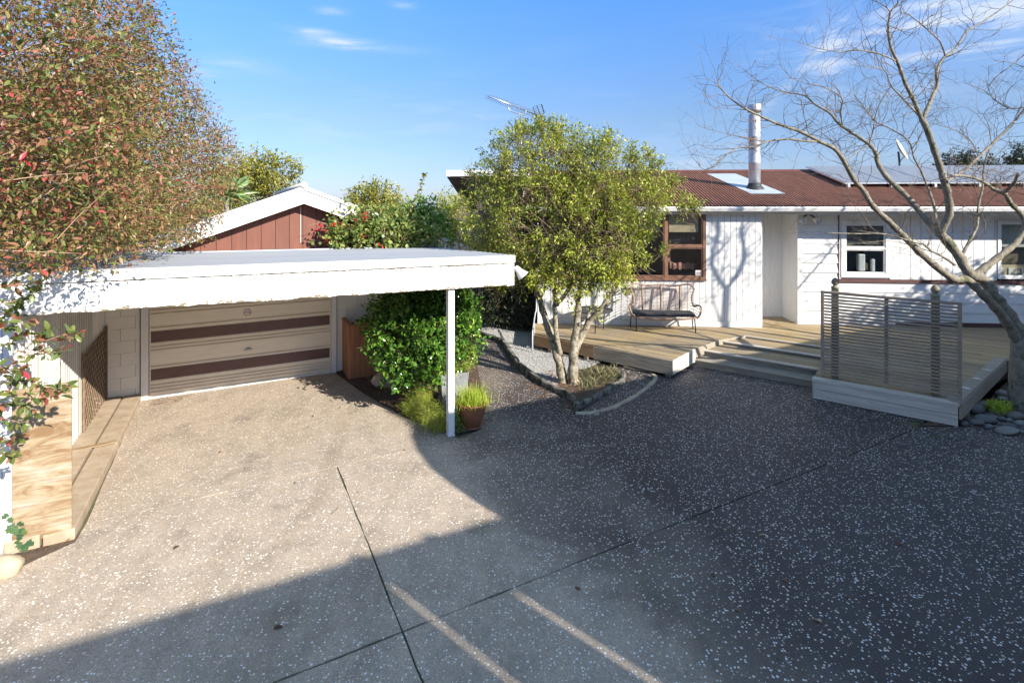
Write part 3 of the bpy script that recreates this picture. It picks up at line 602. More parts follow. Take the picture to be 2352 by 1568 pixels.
# trellis leaning on the wall
tr = thing('trellis', 'brown diamond trellis panel leaning on the ribbed carport wall', 'trellis', CF.w(-2.93, 6.15, .11), CF.ang)
TQ0, TQ1, TZ0, TZ1 = 5.20, 7.15 - .5, .11, 1.28
for sgn in (1, -1):
    c = -3.2
    while c < 4.5:
        pts = []                 # line z - TZ0 = sgn*(q - TQ0) + c clipped to the panel
        for q in np.linspace(TQ0, TQ1, 60):
            z = TZ0 + sgn * (q - TQ0) * 1.15 + c
            ztp = TZ1 - .10 * (1 - (q - TQ0) / (TQ1 - TQ0))
            if TZ0 <= z <= ztp: pts.append((q, z))
        if len(pts) > 2:
            (qa, za), (qb, zb) = pts[0], pts[-1]; b = MB(); xo = -2.945 + (.010 if sgn > 0 else 0)
            dq, dz = qb - qa, zb - za; L = math.hypot(dq, dz); nq, nz_ = -dz / L * .015, dq / L * .015
            vs = [(xo + e, q_, z_) for e in (0, .008) for q_, z_ in ((qa + nq, za + nz_), (qb + nq, zb + nz_), (qb - nq, zb - nz_), (qa - nq, za - nz_))]
            b.add([CF.w(*p) for p in vs], [(0, 1, 2, 3), (7, 6, 5, 4), (0, 4, 5, 1), (1, 5, 6, 2), (2, 6, 7, 3), (3, 7, 4, 0)]); b.build('lath', M_LATT, tr, world=True)
        c += .165
for q in (TQ0, TQ1 - .02):
    b = MB(); b.box((-2.95, q, TZ0), (-2.925, q + .025, TZ1 - (.1 if q == TQ0 else 0)), CF.w); b.build('edge_batten', M_LATT, tr, world=True)

# ================================================================ GARAGE
ga = thing('garage', 'gabled garage with red boarded gable behind the carport', 'garage', CF.w(.04, 6.66), CF.ang)
def gl(b, name, mat, parent=None, **k): return b.build(name, mat, parent or ga, world=True, **k)
GX, GZ, GS = .04, 3.56, .375
# block walls either side of the door
for x0, x1 in ((-2.96, -2.50), (.64, 3.1)):
    r = 0; z = 0.0
    while z < 2.25:
        xx = x0 - (.2 if r % 2 else 0)
        while xx < x1:
            a, c = max(xx, x0), min(xx + .397, x1)
            if c - a > .03: b = MB(); b.box((a + .0012, 6.66 + rnd.uniform(-.0008, .0008), z + .0012), (c - .0012, 6.78, z + .1985), CF.w); gl(b, 'block', M_CREAM)
            xx += .4
        z += .2; r += 1
b = MB(); b.box((-3.05, 6.79, 0), (3.12, 6.92, 2.36), CF.w)
for i in (0,): pass
gl(b, 'inner_wall', M_CREAM)
for x in (-3.05, 3.0): b = MB(); b.box((x, 6.925, 0), (x + .12, 13, 2.3), CF.w); gl(b, 'side_wall', M_CREAM)
b = MB(); b.box((-2.48, 6.60, 0), (-2.375, 6.72, 2.2), CF.w); gl(b, 'door_jamb', M_WHITE, bevel=.004)
b = MB(); b.box((.53, 6.60, 0), (.625, 6.72, 2.2), CF.w); gl(b, 'door_jamb', M_WHITE, bevel=.004)
b = MB(); b.box((-2.37, 6.60, 2.02), (.525, 6.72, 2.2), CF.w); gl(b, 'door_head', M_WHITE)
# ribbed tilting door
door = MB(); DX0, DX1 = -2.365, .522
prof = [(0, .035), (0, .005), (.03, .0)]       # (z, back offset)
def rib(z, d=.030, w=.013): return [(z, 0), (z + w, d), (z + w * 2, d), (z + w * 3, 0)]
prof = [(0, 0), (.028, 0), (.030, .012), (.05, .012)] + rib(.09) + rib(.15) + rib(.205) + [(.285, 0), (.292, .010), (.485, .010), (.492, 0)] + rib(.515) + [(.60, .0)] + rib(.79) + rib(.845) + [(.915, 0), (.922, .010), (1.118, .010), (1.125, 0)] + rib(1.165) + rib(1.40) + rib(1.46)
prof += [(1.54, 0), (1.547, .010), (1.74, .010), (1.747, 0)] + rib(1.79) + [(2.0, 0)]
n = len(prof); vs = [CF.w(DX0, 6.64 + d, z + .004) for z, d in prof] + [CF.w(DX1, 6.64 + d, z + .004) for z, d in prof]
door.add(vs, [(i, n + i, n + i + 1, i + 1) for i in range(n - 1)]); od = gl(door, 'door', M_DOORB); sm = od.modifiers.new('thickness', 'SOLIDIFY'); sm.thickness = .02; sm.offset = -1
def dl(b, name, mat): return b.build(name, mat, od, world=True)
for z in (.297, .927, 1.552):
    b = MB(); b.box((DX0 + .002, 6.636, z + .006), (DX1 - .002, 6.648, z + .184), CF.w); dl(b, 'maroon_stripe', M_MAROON)
for x in (DX0, DX1 - .018): b = MB(); b.box((x, 6.630, .03), (x + .018, 6.639, 2.0), CF.w); dl(b, 'edge_channel', M_DOORB)
b = MB(); b.box((DX0, 6.615, .004), (DX1, 6.638, .03), CF.w); dl(b, 'bottom_rail', M_WHITE)
hp = CF.hit(570, 802, 6.63)
b = MB(); b.lathe([(.001, 0), (.045, 0), (.045, .008), (.038, .014), (.001, .014)], 24); b.v = [tuple(CF.w(hp.x + x, 6.638 - z, hp.z + y * .8)) for x, y, z in b.v]; oh = dl(b, 'handle', M_STEEL)
b = MB(); b.tube([CF.w(hp.x - .07, 6.61, hp.z - .01), CF.w(hp.x, 6.605, hp.z + .01), CF.w(hp.x + .07, 6.61, hp.z - .005)], .008); b.build('handle_lever', M_ALU, od, world=True)
sp_ = CF.hit(568.6, 717, 6.63)
def disc(r, y, dx=0, dz=0, c=sp_):
    b = MB(); n = 28; b.add([CF.w(c.x + dx + r * math.cos(6.2832 * i / n), y, c.z + dz + r * math.sin(6.2832 * i / n)) for i in range(n)], [tuple(range(n))]); return b
dl(disc(.062, 6.6345), 'sticker_ring', M_RED); dl(disc(.050, 6.6330), 'sticker', M_PAPER)
for row in range(2):
    for i in range(6):
        if row == 1 and i == 1: continue
        b = MB(); x = sp_.x - .034 + i * .0125; z = sp_.z + .004 - row * .021; w = .009 if row else .008; b.box((x, 6.6318, z), (x + w, 6.6324, z + .014), CF.w); dl(b, 'sticker_print', M_INK)
# red gable boards
x = -3.1; bw = .243
while x < 3.1:
    c = x + bw - .008; tz = lambda X: GZ - .05 - abs(X - GX) * GS
    pts = [(x, 2.30), (c, 2.30), (c, tz(c))] + ([(GX, tz(GX))] if x < GX < c else []) + [(x, tz(x))]
    if min(tz(x), tz(c)) > 2.32:
        b = MB(); n = len(pts); b.add([CF.w(X, 6.94, Z) for X, Z in pts] + [CF.w(X, 6.965, Z) for X, Z in pts], [tuple(range(n)), tuple(range(n, 2 * n))[::-1]] + [(i, n + i, n + (i + 1) % n, (i + 1) % n) for i in range(n)]); gl(b, 'gable_board', M_REDB)
    x += bw
b = MB(); quadbox(b, [(-3.1, 2.3), (3.18, 2.3), (GX, GZ - .1)], 6.966, 7.0); b.v = [tuple(CF.w(*p)) for p in b.v]; gl(b, 'gable_backing', M_DBROWN)
b = MB(); b.box((-3.1, 6.90, 2.35), (3.1, 6.938, 2.385), CF.w); gl(b, 'gable_base_trim', M_WHITE)
# barge boards and roof
for sg in (-1, 1):
    e = 3.55
    b = MB(); pts = [(GX + sg * (.0 if sg > 0 else .001), GZ - .30), (GX + sg * e, GZ - .30 - e * GS), (GX + sg * e, GZ - .03 - e * GS), (GX, GZ - .03)]
    if sg < 0: pts = pts[::-1]
    quadbox(b, pts, 6.62, 6.655); b.v = [tuple(CF.w(*p)) for p in b.v]; gl(b, 'barge_board', M_BARGE)
    b = MB(); pts = [(GX, GZ - .04), (GX + sg * e, GZ - .04 - e * GS), (GX + sg * e, GZ + .03 - e * GS), (GX, GZ + .03)]
    if sg < 0: pts = pts[::-1]
    quadbox(b, pts, 6.59, 6.68); b.v = [tuple(CF.w(*p)) for p in b.v]; gl(b, 'barge_capping', M_WHITE)
    b = MB(); pts = [(GX, GZ), (GX + sg * e, GZ - e * GS), (GX + sg * e, GZ + .02 - e * GS), (GX, GZ + .02)]
    if sg < 0: pts = pts[::-1]
    quadbox(b, pts, 6.68, 13.3); b.v = [tuple(CF.w(*p)) for p in b.v]; gl(b, 'roof', M_DBROWN)
b = MB(); b.tube([CF.w(GX, 6.57, GZ + .04), CF.w(GX, 13.3, GZ + .04)], .06, 10); gl(b, 'ridge_capping', M_WHITE)
b = MB(); b.box((GX - .03, 6.935, 2.5), (GX - .022, 6.94, 3.2), CF.w); gl(b, 'white_cord', M_WHITE)

# stained timber enclosure beside the garage door
bx = thing('timber_enclosure', 'red-brown vertical-slat timber enclosure between garage door and glossy bush', 'enclosure', CF.w(1.2, 6.3), CF.ang)
for i in range(10):
    x = .74 + i * .105; b = MB(); h = 1.0 + rnd.uniform(-.012, .012); b.box((x, 6.02, .02), (x + .099, 6.04, h), CF.w); b.build('slat', M_BROWNT, bx, world=True, bevel=.002)
for i in range(6):
    y = 6.045 + i * .098; b = MB(); h = 1.0 + rnd.uniform(-.012, .012); b.box((.735, y, .02), (.757, y + .091, h), CF.w); b.build('slat', M_BROWNT, bx, world=True, bevel=.002)
b = MB(); b.box((.725, 6.01, 1.012), (1.80, 6.10, 1.036), CF.w); b.build('top_rail', M_BROWNT, bx, world=True)
b = MB(); b.box((.725, 6.102, 1.012), (.80, 6.64, 1.036), CF.w); b.build('top_rail', M_BROWNT, bx, world=True)
b = MB(); b.box((.765, 6.05, .0), (1.78, 6.62, .93), CF.w); b.build('inner_box', M_DBROWN, bx, world=True)

# ================================================================ HOUSE
ho = thing('house', 'white weatherboard bungalow with brown corrugated roof and gutter', 'house', HF.o, HF.ang)
def hb(a, b_, name, mat, parent=None, **k):
    m = MB(); m.box(a, b_, HF.w); return m.build(name, mat, parent or ho, world=True, **k)
DZ = .335
aL = .02; aWR = HF.hit(1620, 560, 0).x; aWin0 = HF.hit(1245, 560, 0).x; aEnd = HF.hit(1749.5, 560, 0).x
aR0 = HF.hit(1832.5, 560, .5).x
zW0 = HF.hit(1600, 641, 0).z; zW1 = HF.hit(1600, 490, 0).z + .05
ZS = 3.10       # soffit
# left wall
sk = HF.hit(1500, 734, 0).z
bw = .142; n = int((aEnd - aL) / bw); bw = (aEnd - aL) / n
me_lo = MB().box((0, 0, 0), (bw - .012, .02, zW0 - sk)).mesh('board', M_WHITE); me_hi = MB().box((0, 0, 0), (bw - .012, .02, ZS - sk)).mesh('board', M_WHITE)
for i in range(n):
    a = aL + i * bw; tall = a + bw * .5 > aWR
    o = link('board', me_hi if tall else me_lo, ho, (a, 0, sk))
for i in range(3):
    a0, a1 = aL + (aEnd - aL) * i / 3, aL + (aEnd - aL) * (i + 1) / 3; hb((a0, -.012, DZ), (a1 - .004, .02, sk - .012), 'base_board', M_WHITE)
hb((aL, .021, DZ), (aEnd, .12, zW0 - .05), 'wall', M_CREAM); hb((aWR + .05, .021, zW0 - .05), (aEnd, .12, ZS), 'wall', M_CREAM)
hb((-.02, -.02, DZ - .3), (aL - .004, .12, ZS), 'corner_board', M_WHITE)
hb((-.02, .124, -.05), (.10, 7.6, ZS), 'end_wall', M_WHITE)
# brown timber window band
def window(a0, a1, z0, z1, d, splits, label_mat, hs=(), fw=.055, parent=ho):
    f = MB()
    for p, q in (((a0, d - .03, z0), (a1, d + .06, z0 + fw)), ((a0, d - .03, z1 - fw), (a1, d + .06, z1)), ((a0, d - .029, z0 + fw), (a0 + fw, d + .06, z1 - fw)), ((a1 - fw, d - .029, z0 + fw), (a1, d + .06, z1 - fw))): f.box(p, q, HF.w)
    for s_ in splits: f.box((s_ - fw / 2, d - .028, z0 + fw), (s_ + fw / 2, d + .06, z1 - fw), HF.w)
    w = f.build('window', label_mat, parent, world=True)
    ed = [a0 + fw] + [x for s_ in splits for x in (s_ - fw / 2, s_ + fw / 2)] + [a1 - fw]
    for i in range(0, len(ed), 2):
        zz = [z0 + fw] + ([x for h in hs for x in (h - .02, h + .02)] if (i // 2) in range(len(splits) + 1) and hs and (i == len(ed) - 2 or len(ed) < 5) else []) + [z1 - fw]
        for j in range(0, len(zz), 2):
            x0, x1, y0, y1 = ed[i], ed[i + 1], zz[j], zz[j + 1]; sw = .032; sb = MB()
            if len(zz) > 2 and j: hbm = MB(); hbm.box((x0, d - .027, y0 - .04), (x1, d + .05, y0), HF.w); hbm.build('transom', label_mat, w, world=True)
            for p, q in (((x0, d - .012, y0), (x1, d + .03, y0 + sw)), ((x0, d - .012, y1 - sw), (x1, d + .03, y1)), ((x0, d - .011, y0 + sw), (x0 + sw, d + .03, y1 - sw)), ((x1 - sw, d - .011, y0 + sw), (x1, d + .03, y1 - sw))): sb.box(p, q, HF.w)
            sb.build('sash', label_mat, w, world=True)
            pb = MB(); pb.box((x0 + sw, d + .008, y0 + sw), (x1 - sw, d + .012, y1 - sw), HF.w); pb.build('pane', M_GLASS, w, world=True)
    return w
aS = HF.hit(1528.5, 560, 0).x; step = (aS - aWin0) / 3; zt = HF.hit(1575, 566, 0).z
wA = window(aWin0, aWR, zW0, zW1, 0.0, [aWin0 + step, aWin0 + 2 * step, aS], M_TIMBER, hs=(zt,))
hb((aWin0 - .02, -.055, zW0 - .03), (aWR + .02, .02, zW0), 'sill', M_TIMBER, wA)
# things seen in the room behind
zbl = HF.hit(1575, 533, .1).z
hb((aS + .1, .085, zbl + .08), (aWR - .14, .10, zW1 - .06), 'blind', M_BLIND, wA); hb((aS + .1, .075, zbl), (aWR - .14, .105, zbl + .09), 'blind_fold', M_BLIND, wA)
for i in range(3): hb((aWin0 + .1 + i * step, .14, zbl), (aWin0 - .1 + (i + 1) * step, .16, zW1 - .06), 'blind', M_BLIND, wA)
lab = HF.hit(1604.5, 627, 0)
hb((lab.x - .07, .001, lab.z - .065), (lab.x + .07, .004, lab.z + .065), 'window_label', M_PAPER, wA)
def hdisc(c, r, y, n=24): b = MB(); b.add([HF.w(c.x + r * math.cos(6.2832 * i / n), y, c.z + r * math.sin(6.2832 * i / n)) for i in range(n)], [tuple(range(n))]); return b
hdisc(lab, .052, -.0008).build('label_ring', M_RED, wA, world=True); hdisc(lab, .040, -.0016).build('label_disc', M_PAPER, wA, world=True)
for i in range(4): b = MB(); b.box((lab.x - .028 + i * .015, -.003, lab.z - .008), (lab.x - .017 + i * .015, -.0024, lab.z + .010), HF.w); b.build('label_print', M_INK, wA, world=True)
# folded pink cloth on a rail with a knob, pale scribble on dark board above
c = HF.hit(1575, 610, .2)
b = MB(); b.tube([HF.w(aS + .12, .3, zW0 + .30), HF.w(aWR - .12, .3, zW0 + .31)], .014); b.build('towel_rail', M_ALU, wA, world=True)
b = MB(); vs = []; n = 14
for i in range(n + 1):
    x = aS + .16 + (aWR - aS - .36) * i / n; wv = .02 * math.sin(i * 2.1)
    vs += [HF.w(x, .27 + wv, zW0 + .36 + .015 * math.sin(i * 1.3)), HF.w(x, .25 + wv, zW0 + .21 + .02 * math.sin(i * 1.7 + 1))]
b.add(vs, [(2 * i, 2 * i + 1, 2 * i + 3, 2 * i + 2) for i in range(n)]); b.build('pink_cloth', M_PINK, wA, world=True)
b = MB(); b.box((aS + .12, .26, zW0 + .36), (aS + .17, .28, zW0 + .72), HF.w); b.build('strap', M_PINK, wA, world=True)
hb((aS + .14, .30, zt + .06), (aWR - .14, .32, zbl + .06), 'dark_board', M_BLACK, wA)
for i in range(11):
    b = MB(); x = aS + .27 + i * .034; z = zt + .12 + .02 * math.sin(i * 2.2); b.tube([HF.w(x, .292, z), HF.w(x + .02, .292, z + .05 + .05 * rnd.random()), HF.w(x + .03, .292, z + .01)], .004, 4); b.build('chalk_stroke', M_PAPER, wA, world=True)
b = MB(); b.lathe([(.001, 0), (.03, .005), (.04, .03), (.03, .055), (.001, .06)], 16); b.v = [tuple(HF.w(aWR - .22 + x, .29 - z, zt + .18 + y)) for x, y, z in b.v]; b.build('knob', M_CERAM, wA, world=True)
# entrance recess
hb((aEnd - .02, .124, DZ), (aEnd + .06, 1.35, ZS), 'recess_wall', M_WHITE)
zt2 = ZS
x = aEnd + .065; k = 0
aRB = aR0 + .0
while x < aRB + .0:
    w = .062; hb((x, 1.30, DZ), (min(x + w - .004, aRB), 1.32, ZS), 'board', M_WHITE); x += w
hb((aEnd + .06, 1.321, DZ), (aRB + .1, 1.40, ZS), 'recess_wall', M_WHITE)
y = .50
while y < 1.29: hb((aR0 - .018, y, DZ), (aR0, y + .058, ZS), 'board', M_WHITE); y += .062
hb((aR0 + .002, .58, DZ - .3), (aR0 + .10, 1.38, ZS), 'recess_wall', M_WHITE)
# right wall, set back under the eave
d = .5; aBelt0 = HF.hit(1926, 640, d).x; zB1 = HF.hit(1930, 640, d).z; zB0 = HF.hit(1930, 648, d).z; aFar = 23.0
pitch_ = .232
def wboard(a0, a1, z, h=pitch_):
    m = MB(); vs = []
    for a in (a0, a1): vs += [HF.w(a, d - .028, z), HF.w(a, d - .006, z + h - .004), HF.w(a, d + .02, z + h - .004), HF.w(a, d + .02, z)]
    m.add(vs, [(0, 1, 5, 4), (1, 2, 6, 5), (2, 3, 7, 6), (3, 0, 4, 7), (0, 3, 2, 1), (4, 5, 6, 7)]); return m.build('weatherboard', M_WHITE, ho, world=True)
z = zB0 - pitch_
zs = []
while z > DZ + .05: zs.append(z); z -= pitch_
zbase = z + pitch_
for z in zs:
    wboard(aR0 + .09, aBelt0 - .02, z)
    cuts = [aBelt0 - .017, aBelt0 + 4.2 + rnd.uniform(-.5, .5), aBelt0 + 8.4, aFar]
    for i in range(3): wboard(cuts[i], cuts[i + 1] - .003, z)
z = zB0
while z < ZS - .05: wboard(aR0 + .09, aBelt0 - .02, z, min(pitch_, ZS - z)); z += pitch_
hb((aR0 - .018, d - .03, DZ - .2), (aR0 + .088, d + .02, ZS), 'corner_board', M_WHITE)
hb((aR0, d + .021, DZ - .3), (aFar, d + .12, zB0), 'wall', M_WHITE)
hb((aBelt0 - .018, d - .045, zB0), (aFar, d + .02, zB1), 'belt_rail', M_DBROWN)
hb((aBelt0 + 1.3, d - .020, DZ - .45), (aFar, d + .02, zbase - .004), 'plinth_board', M_DBROWN); hb((aR0 + .09, d - .014, DZ - .2), (aBelt0 + 1.296, d + .02, zbase - .004), 'plinth_board', M_WHITE)
aw0 = HF.hit(1931, 560, d).x; aw1 = HF.hit(2043, 560, d).x; zw0 = HF.hit(1990, 637, d).z; zw1 = HF.hit(1990, 506, d).z
hb((aBelt0 - .016, d - .03, zB1), (aBelt0 + .004, d + .02, ZS), 'trim_board', M_DBROWN); hb((aBelt0 + .006, d - .014, zB1), (aw0 - .003, d + .02, ZS), 'trim_board', M_WHITE)
zmid = HF.hit(1990, 570.5, d).z
wB = window(aw0, aw1, zw0, zw1, d, [], M_WHITE, hs=(zmid,), fw=.10)
for i in range(13): hb((aw0 + .14, d + .05, zw1 - .15 - i * .036), (aw1 - .14, d + .072, zw1 - .142 - i * .036), 'blind_slat', M_WBLIND, wB)
hb((aw0 + .43, d + .04, zw0 + .14), (aw0 + .60, d + .16, zw0 + .56), 'white_jug', M_CERAM, wB, bevel=.03)
hb((aw0 + .74, d + .04, zw0 + .14), (aw0 + .82, d + .12, zw0 + .44), 'white_bottle', M_CERAM, wB, bevel=.02)
hb((aw0 + .67, d + .14, zw0 + .16), (aw0 + .71, d + .18, zw0 + .33), 'amber_bottle', M_LAMPIN, wB, bevel=.01)
hb((aw0, d + .02, ZS - .22 + .0), (aw1, d + .12, ZS), 'lintel', M_WHITE)
hb((aw0 - .002, d - .012, zw1 + .003), (aw1 + .002, d + .019, ZS), 'head_board', M_WHITE)
aw2 = HF.hit(2290, 560, d).x; zv0 = zw0; zv1 = zw1
x = aw1 + .004; seq = [.30, .235, .235, .235, .235, .235, .235, .235, .235, .235, .235]
while x < aw2 - .02:
    w = min(.236, aw2 - x); hb((x, d - .012, zB1), (x + w - .014, d + .02, ZS), 'panel_board', M_WHITE); x += w
hb((aw1 + .004, d + .021, zB1), (aw2, d + .12, ZS), 'wall', M_CREAM)
hb((aw0 + .02, d + .021, zB1), (aw1, d + .12, zw0), 'wall', M_WHITE)
aw3 = aw2 + 2.4
wC = window(aw2, aw3, zv0, zv1, d, [aw2 + 1.2], M_WHITE, fw=.06)
hb((aw2, d + .02, ZS - .22), (aFar, d + .12, ZS), 'lintel', M_WHITE)
hb((aw2 + .06, d + .10, zv0 + .75), (aw3 - .06, d + .13, zv1), 'rolled_blind', M_WBLIND, wC)
for i in range(5): hb((aw2 + .08 + i * .29, d + .14, zv0 + .07), (aw2 + .26 + i * .29, d + .15, zv0 + .25), 'framed_card', M_PAPER, wC)
hb((aw2 + .06, d + .16, zv0 + .04), (aw3 - .06, d + .19, zv0 + .32), 'timber_shelf', M_BLIND, wC)
hb((aw2 + .06, d + .30, zv0), (aw3 - .06, d + .33, zv1), 'curtain', pm('olive_curtain', (.17, .14, .085), (.13, .105, .065), 6, .9, .2, kind='Object'), wC)
hb((aw3, d - .01, zB1), (aFar, d + .12, ZS), 'wall', M_WHITE)
# room shell
hb((.1, 4.2, .2), (aFar, 4.3, ZS), 'inner_wall', M_ROOM); hb((.1, .13, .2), (aFar, 4.2, .30), 'floor', M_ROOM); hb((.05, .125, ZS - .02), (aEnd - .02, 4.2, ZS + .02), 'ceiling', M_ROOM)
hb((aEnd + 1.6, .64, ZS - .02), (aFar, 4.2, ZS + .02), 'ceiling', M_ROOM)
hb((aFar, .5, 0), (aFar + .1, 7.6, ZS), 'end_wall', M_WHITE); hb((0, 7.6, 0), (aFar, 7.7, ZS), 'rear_wall', M_WHITE)
hb((aEnd - .01, -.16, ZS + .002), (aFar, .52, ZS + .02), 'soffit', M_SOFFIT); hb((aEnd + .06, .52, ZS + .002), (aR0 + .1, 1.4, ZS + .02), 'soffit', M_SOFFIT)
hb((-.4, -.16, ZS + .002), (aEnd - .012, .1, ZS + .02), 'soffit', M_SOFFIT)
# gutter and roof
zg1 = HF.hit(1700, 475, -.3).z; zg0 = HF.hit(1700, 487, -.3).z
b = MB(); prof = [(-.31, zg1 + .002), (-.325, zg1 - .03), (-.30, zg0 + .02), (-.27, zg0), (-.17, zg0), (-.165, zg1), (-.17, zg1), (-.18, zg0 + .01), (-.27, zg0 + .01), (-.29, zg0 + .03), (-.315, zg1 - .03), (-.30, zg1)]
n = len(prof); b.add([HF.w(-.4, y, z) for y, z in prof] + [HF.w(aFar, y, z) for y, z in prof], [(i, n + i, n + (i + 1) % n, (i + 1) % n) for i in range(n)]); b.build('gutter', M_WHITE, ho, world=True)
hb((-.4, -.166, zg0 - .06), (aFar, -.145, zg1 - .01), 'fascia_board', M_SOFFIT)
RS = .274; RZ0, RD0 = zg1 + .015, -.26
ridge_d = 3.75; ridge_z = RZ0 + RS * (ridge_d - RD0)
st = .076 / 6; m = int((aFar + .45) / st); A_ = -.42 + np.arange(m) * st; hz_ = .013 * np.cos(A_ / .076 * 2 * math.pi)
vs = [HF.w(a, RD0, RZ0 + h) for a, h in zip(A_, hz_)] + [HF.w(a, ridge_d, ridge_z + h) for a, h in zip(A_, hz_)]
b = MB(); b.add(vs, [(i, i + 1, m + i + 1, m + i) for i in range(m - 1)], True); b.build('roof', M_CORRB, ho, world=True)
b = MB(); b.add([HF.w(-.42, ridge_d, ridge_z), HF.w(aFar, ridge_d, ridge_z), HF.w(aFar, 7.9, ridge_z - RS * (7.9 - ridge_d)), HF.w(-.42, 7.9, ridge_z - RS * (7.9 - ridge_d))], [(0, 1, 2, 3)]); b.build('rear_roof', M_ROOF, ho, world=True)
b = MB(); quad = [(ridge_d - .17, ridge_z - .035), (ridge_d, ridge_z + .03), (ridge_d + .17, ridge_z - .035), (ridge_d, ridge_z + .02)]
n = 4; b.add([HF.w(-.45, y, z) for y, z in quad] + [HF.w(aFar, y, z) for y, z in quad], [(i, n + i, n + (i + 1) % n, (i + 1) % n) for i in range(n)]); b.build('ridge_capping', M_ROOF, ho, world=True)
b = MB(); b.add([HF.w(-.41, RD0, RZ0 - .2), HF.w(-.41, ridge_d, ridge_z - .2), HF.w(-.41, ridge_d, ridge_z + .02), HF.w(-.41, RD0, RZ0 + .02), HF.w(-.44, RD0, RZ0 - .2), HF.w(-.44, ridge_d, ridge_z - .2), HF.w(-.44, ridge_d, ridge_z + .02), HF.w(-.44, RD0, RZ0 + .02)], [(0, 1, 2, 3), (7, 6, 5, 4), (0, 4, 5, 1), (3, 2, 6, 7), (0, 3, 7, 4)]); b.build('barge_board', M_WHITE, ho, world=True)
b = MB(); b.add([HF.w(.0, .15, ZS), HF.w(.0, 7.5, ZS), HF.w(.0, ridge_d, ridge_z - .05)], [(0, 1, 2)]); b.build('gable_wall', M_BROWNW, ho, world=True)
# wing at the left whose roof falls away behind the ridge
wr = (HF.hit(1025.5, 391, ridge_d).x); wz = HF.hit(1030, 391, ridge_d).z
hb((wr, ridge_d - .02, wz - .20), (-.45, ridge_d + .03, wz), 'wing_fascia', M_WHITE)
b = MB(); 
for zz in (wz - .21, wz - .01): b.add([HF.w(wr, ridge_d + .03, zz), HF.w(-.42, ridge_d + .03, zz), HF.w(-.42, 8.2, zz - 1.15), HF.w(wr, 8.2, zz - 1.15)], [(0, 1, 2, 3)])
b.build('wing_roof', M_BROWNW, ho, world=True)
b = MB(); b.box((wr + .9, ridge_d + .7, 0), (-.1, 7.6, wz - .45), HF.w); b.build('wing_wall', M_BROWNW, ho, world=True)
# flashing sheet under the flue
def onroof(u, v, dz=.016): return HF.hit(u, v, RD0, (RZ0 + dz, RS))
fl = [onroof(*p) for p in ((1624, 399), (1690.6, 399), (1804, 444.6), (1725, 444.6))]
fl[0].y = fl[1].y = min(fl[0].y, ridge_d - .1); 
for p in fl[:2]: p.z = RZ0 + .016 + RS * (p.y - RD0)
b = MB(); b.add([HF.w(*p) for p in fl], [(0, 1, 2, 3)]); o = b.build('roof_flashing', M_GALV, ho, world=True); sm = o.modifiers.new('t', 'SOLIDIFY'); sm.thickness = .006; sm.offset = 1

fb = onroof(1733, 431); fw_ = HF.w(*fb)
flu = thing('flue', 'round steel chimney flue with cowl on the brown roof', 'chimney flue', fw_)
def loc(b, name, mat, p, par=None): return b.build(name, mat, p)
b = MB(); b.lathe([(.25, -.10), (.26, -.03), (.2, .02), (.17, .05), (.165, .10), (.15, .11)], 28); b.v = [(x, y, z + y * .25 * max(0, min(1, (.03 - z) / .1))) for x, y, z in b.v]; b.build('rubber_boot', M_RUBBER, flu)
ztop_ = H + (HZ - 262) / F * fw_.y - fw_.z
b = MB(); b.lathe([(.146, .04), (.146, ztop_ * .33), (.149, ztop_ * .33 + .005), (.149, ztop_ * .33 + .03), (.146, ztop_ * .33 + .035), (.146, ztop_ * .68), (.149, ztop_ * .68 + .005), (.149, ztop_ * .68 + .03), (.146, ztop_ * .68 + .035), (.146, ztop_ - .04), (.12, ztop_), (.08, ztop_)], 32); b.build('pipe', M_STEEL, flu)
b = MB(); b.lathe([(.075, ztop_ - .02), (.075, ztop_ + .14), (.07, ztop_ + .14)], 20); b.build('inner_pipe', M_DBROWN, flu)
b = MB(); b.lathe([(.155, ztop_ + .05), (.172, ztop_ + .055), (.176, ztop_ + .10), (.176, ztop_ + .225), (.168, ztop_ + .24), (.10, ztop_ + .245), (.10, ztop_ + .235), (.165, ztop_ + .22), (.168, ztop_ + .10)], 32); b.build('cowl', M_STEEL, flu)

# solar panels
s0 = onroof(1940, 421, .12); s1 = onroof(1874, 394.5, .12)
top_d = ridge_d - .12; bot_d = s0.y; a0 = s0.x
for i in range(6):
    a = a0 + i * 1.06; 
    pts = lambda e, zz: [HF.w(a + e, bot_d + e, RZ0 + zz + RS * (bot_d + e - RD0)), HF.w(a + 1.04 - e, bot_d + e, RZ0 + zz + RS * (bot_d + e - RD0)), HF.w(a + 1.04 - e, top_d - e, RZ0 + zz + RS * (top_d - e - RD0)), HF.w(a + e, top_d - e, RZ0 + zz + RS * (top_d - e - RD0))]
    t = thing('solar_panel', ['solar panel at the left end of the roof array, nearest the flue', 'second solar panel from the left end of the roof array', 'third solar panel from the left end of the roof array', 'fourth solar panel from the left end of the roof array', 'fifth solar panel from the left end of the roof array', 'sixth solar panel, at the right of the roof array'][i], 'solar panel', HF.w(a, bot_d, RZ0), HF.ang, 'solar panels on the roof')
    b = MB(); v8 = pts(0, .10) + pts(0, .14); b.add(v8, [(3, 2, 1, 0), (0, 1, 5, 4), (1, 2, 6, 5), (2, 3, 7, 6), (3, 0, 4, 7), (4, 5, 6, 7)]); b.build('frame', M_ALU, t, world=True)
    b = MB(); b.add(pts(.035, .143), [(0, 1, 2, 3)]); b.build('glass', M_SOLAR, t, world=True)
    b = MB(); p = HF.w(a + .1, bot_d, RZ0 + .06 + RS * (bot_d - RD0)); b.box(p - Vector((.03, .02, .05)), p + Vector((.03, .06, .045))); b.build('clamp', M_ALU, t, world=True)

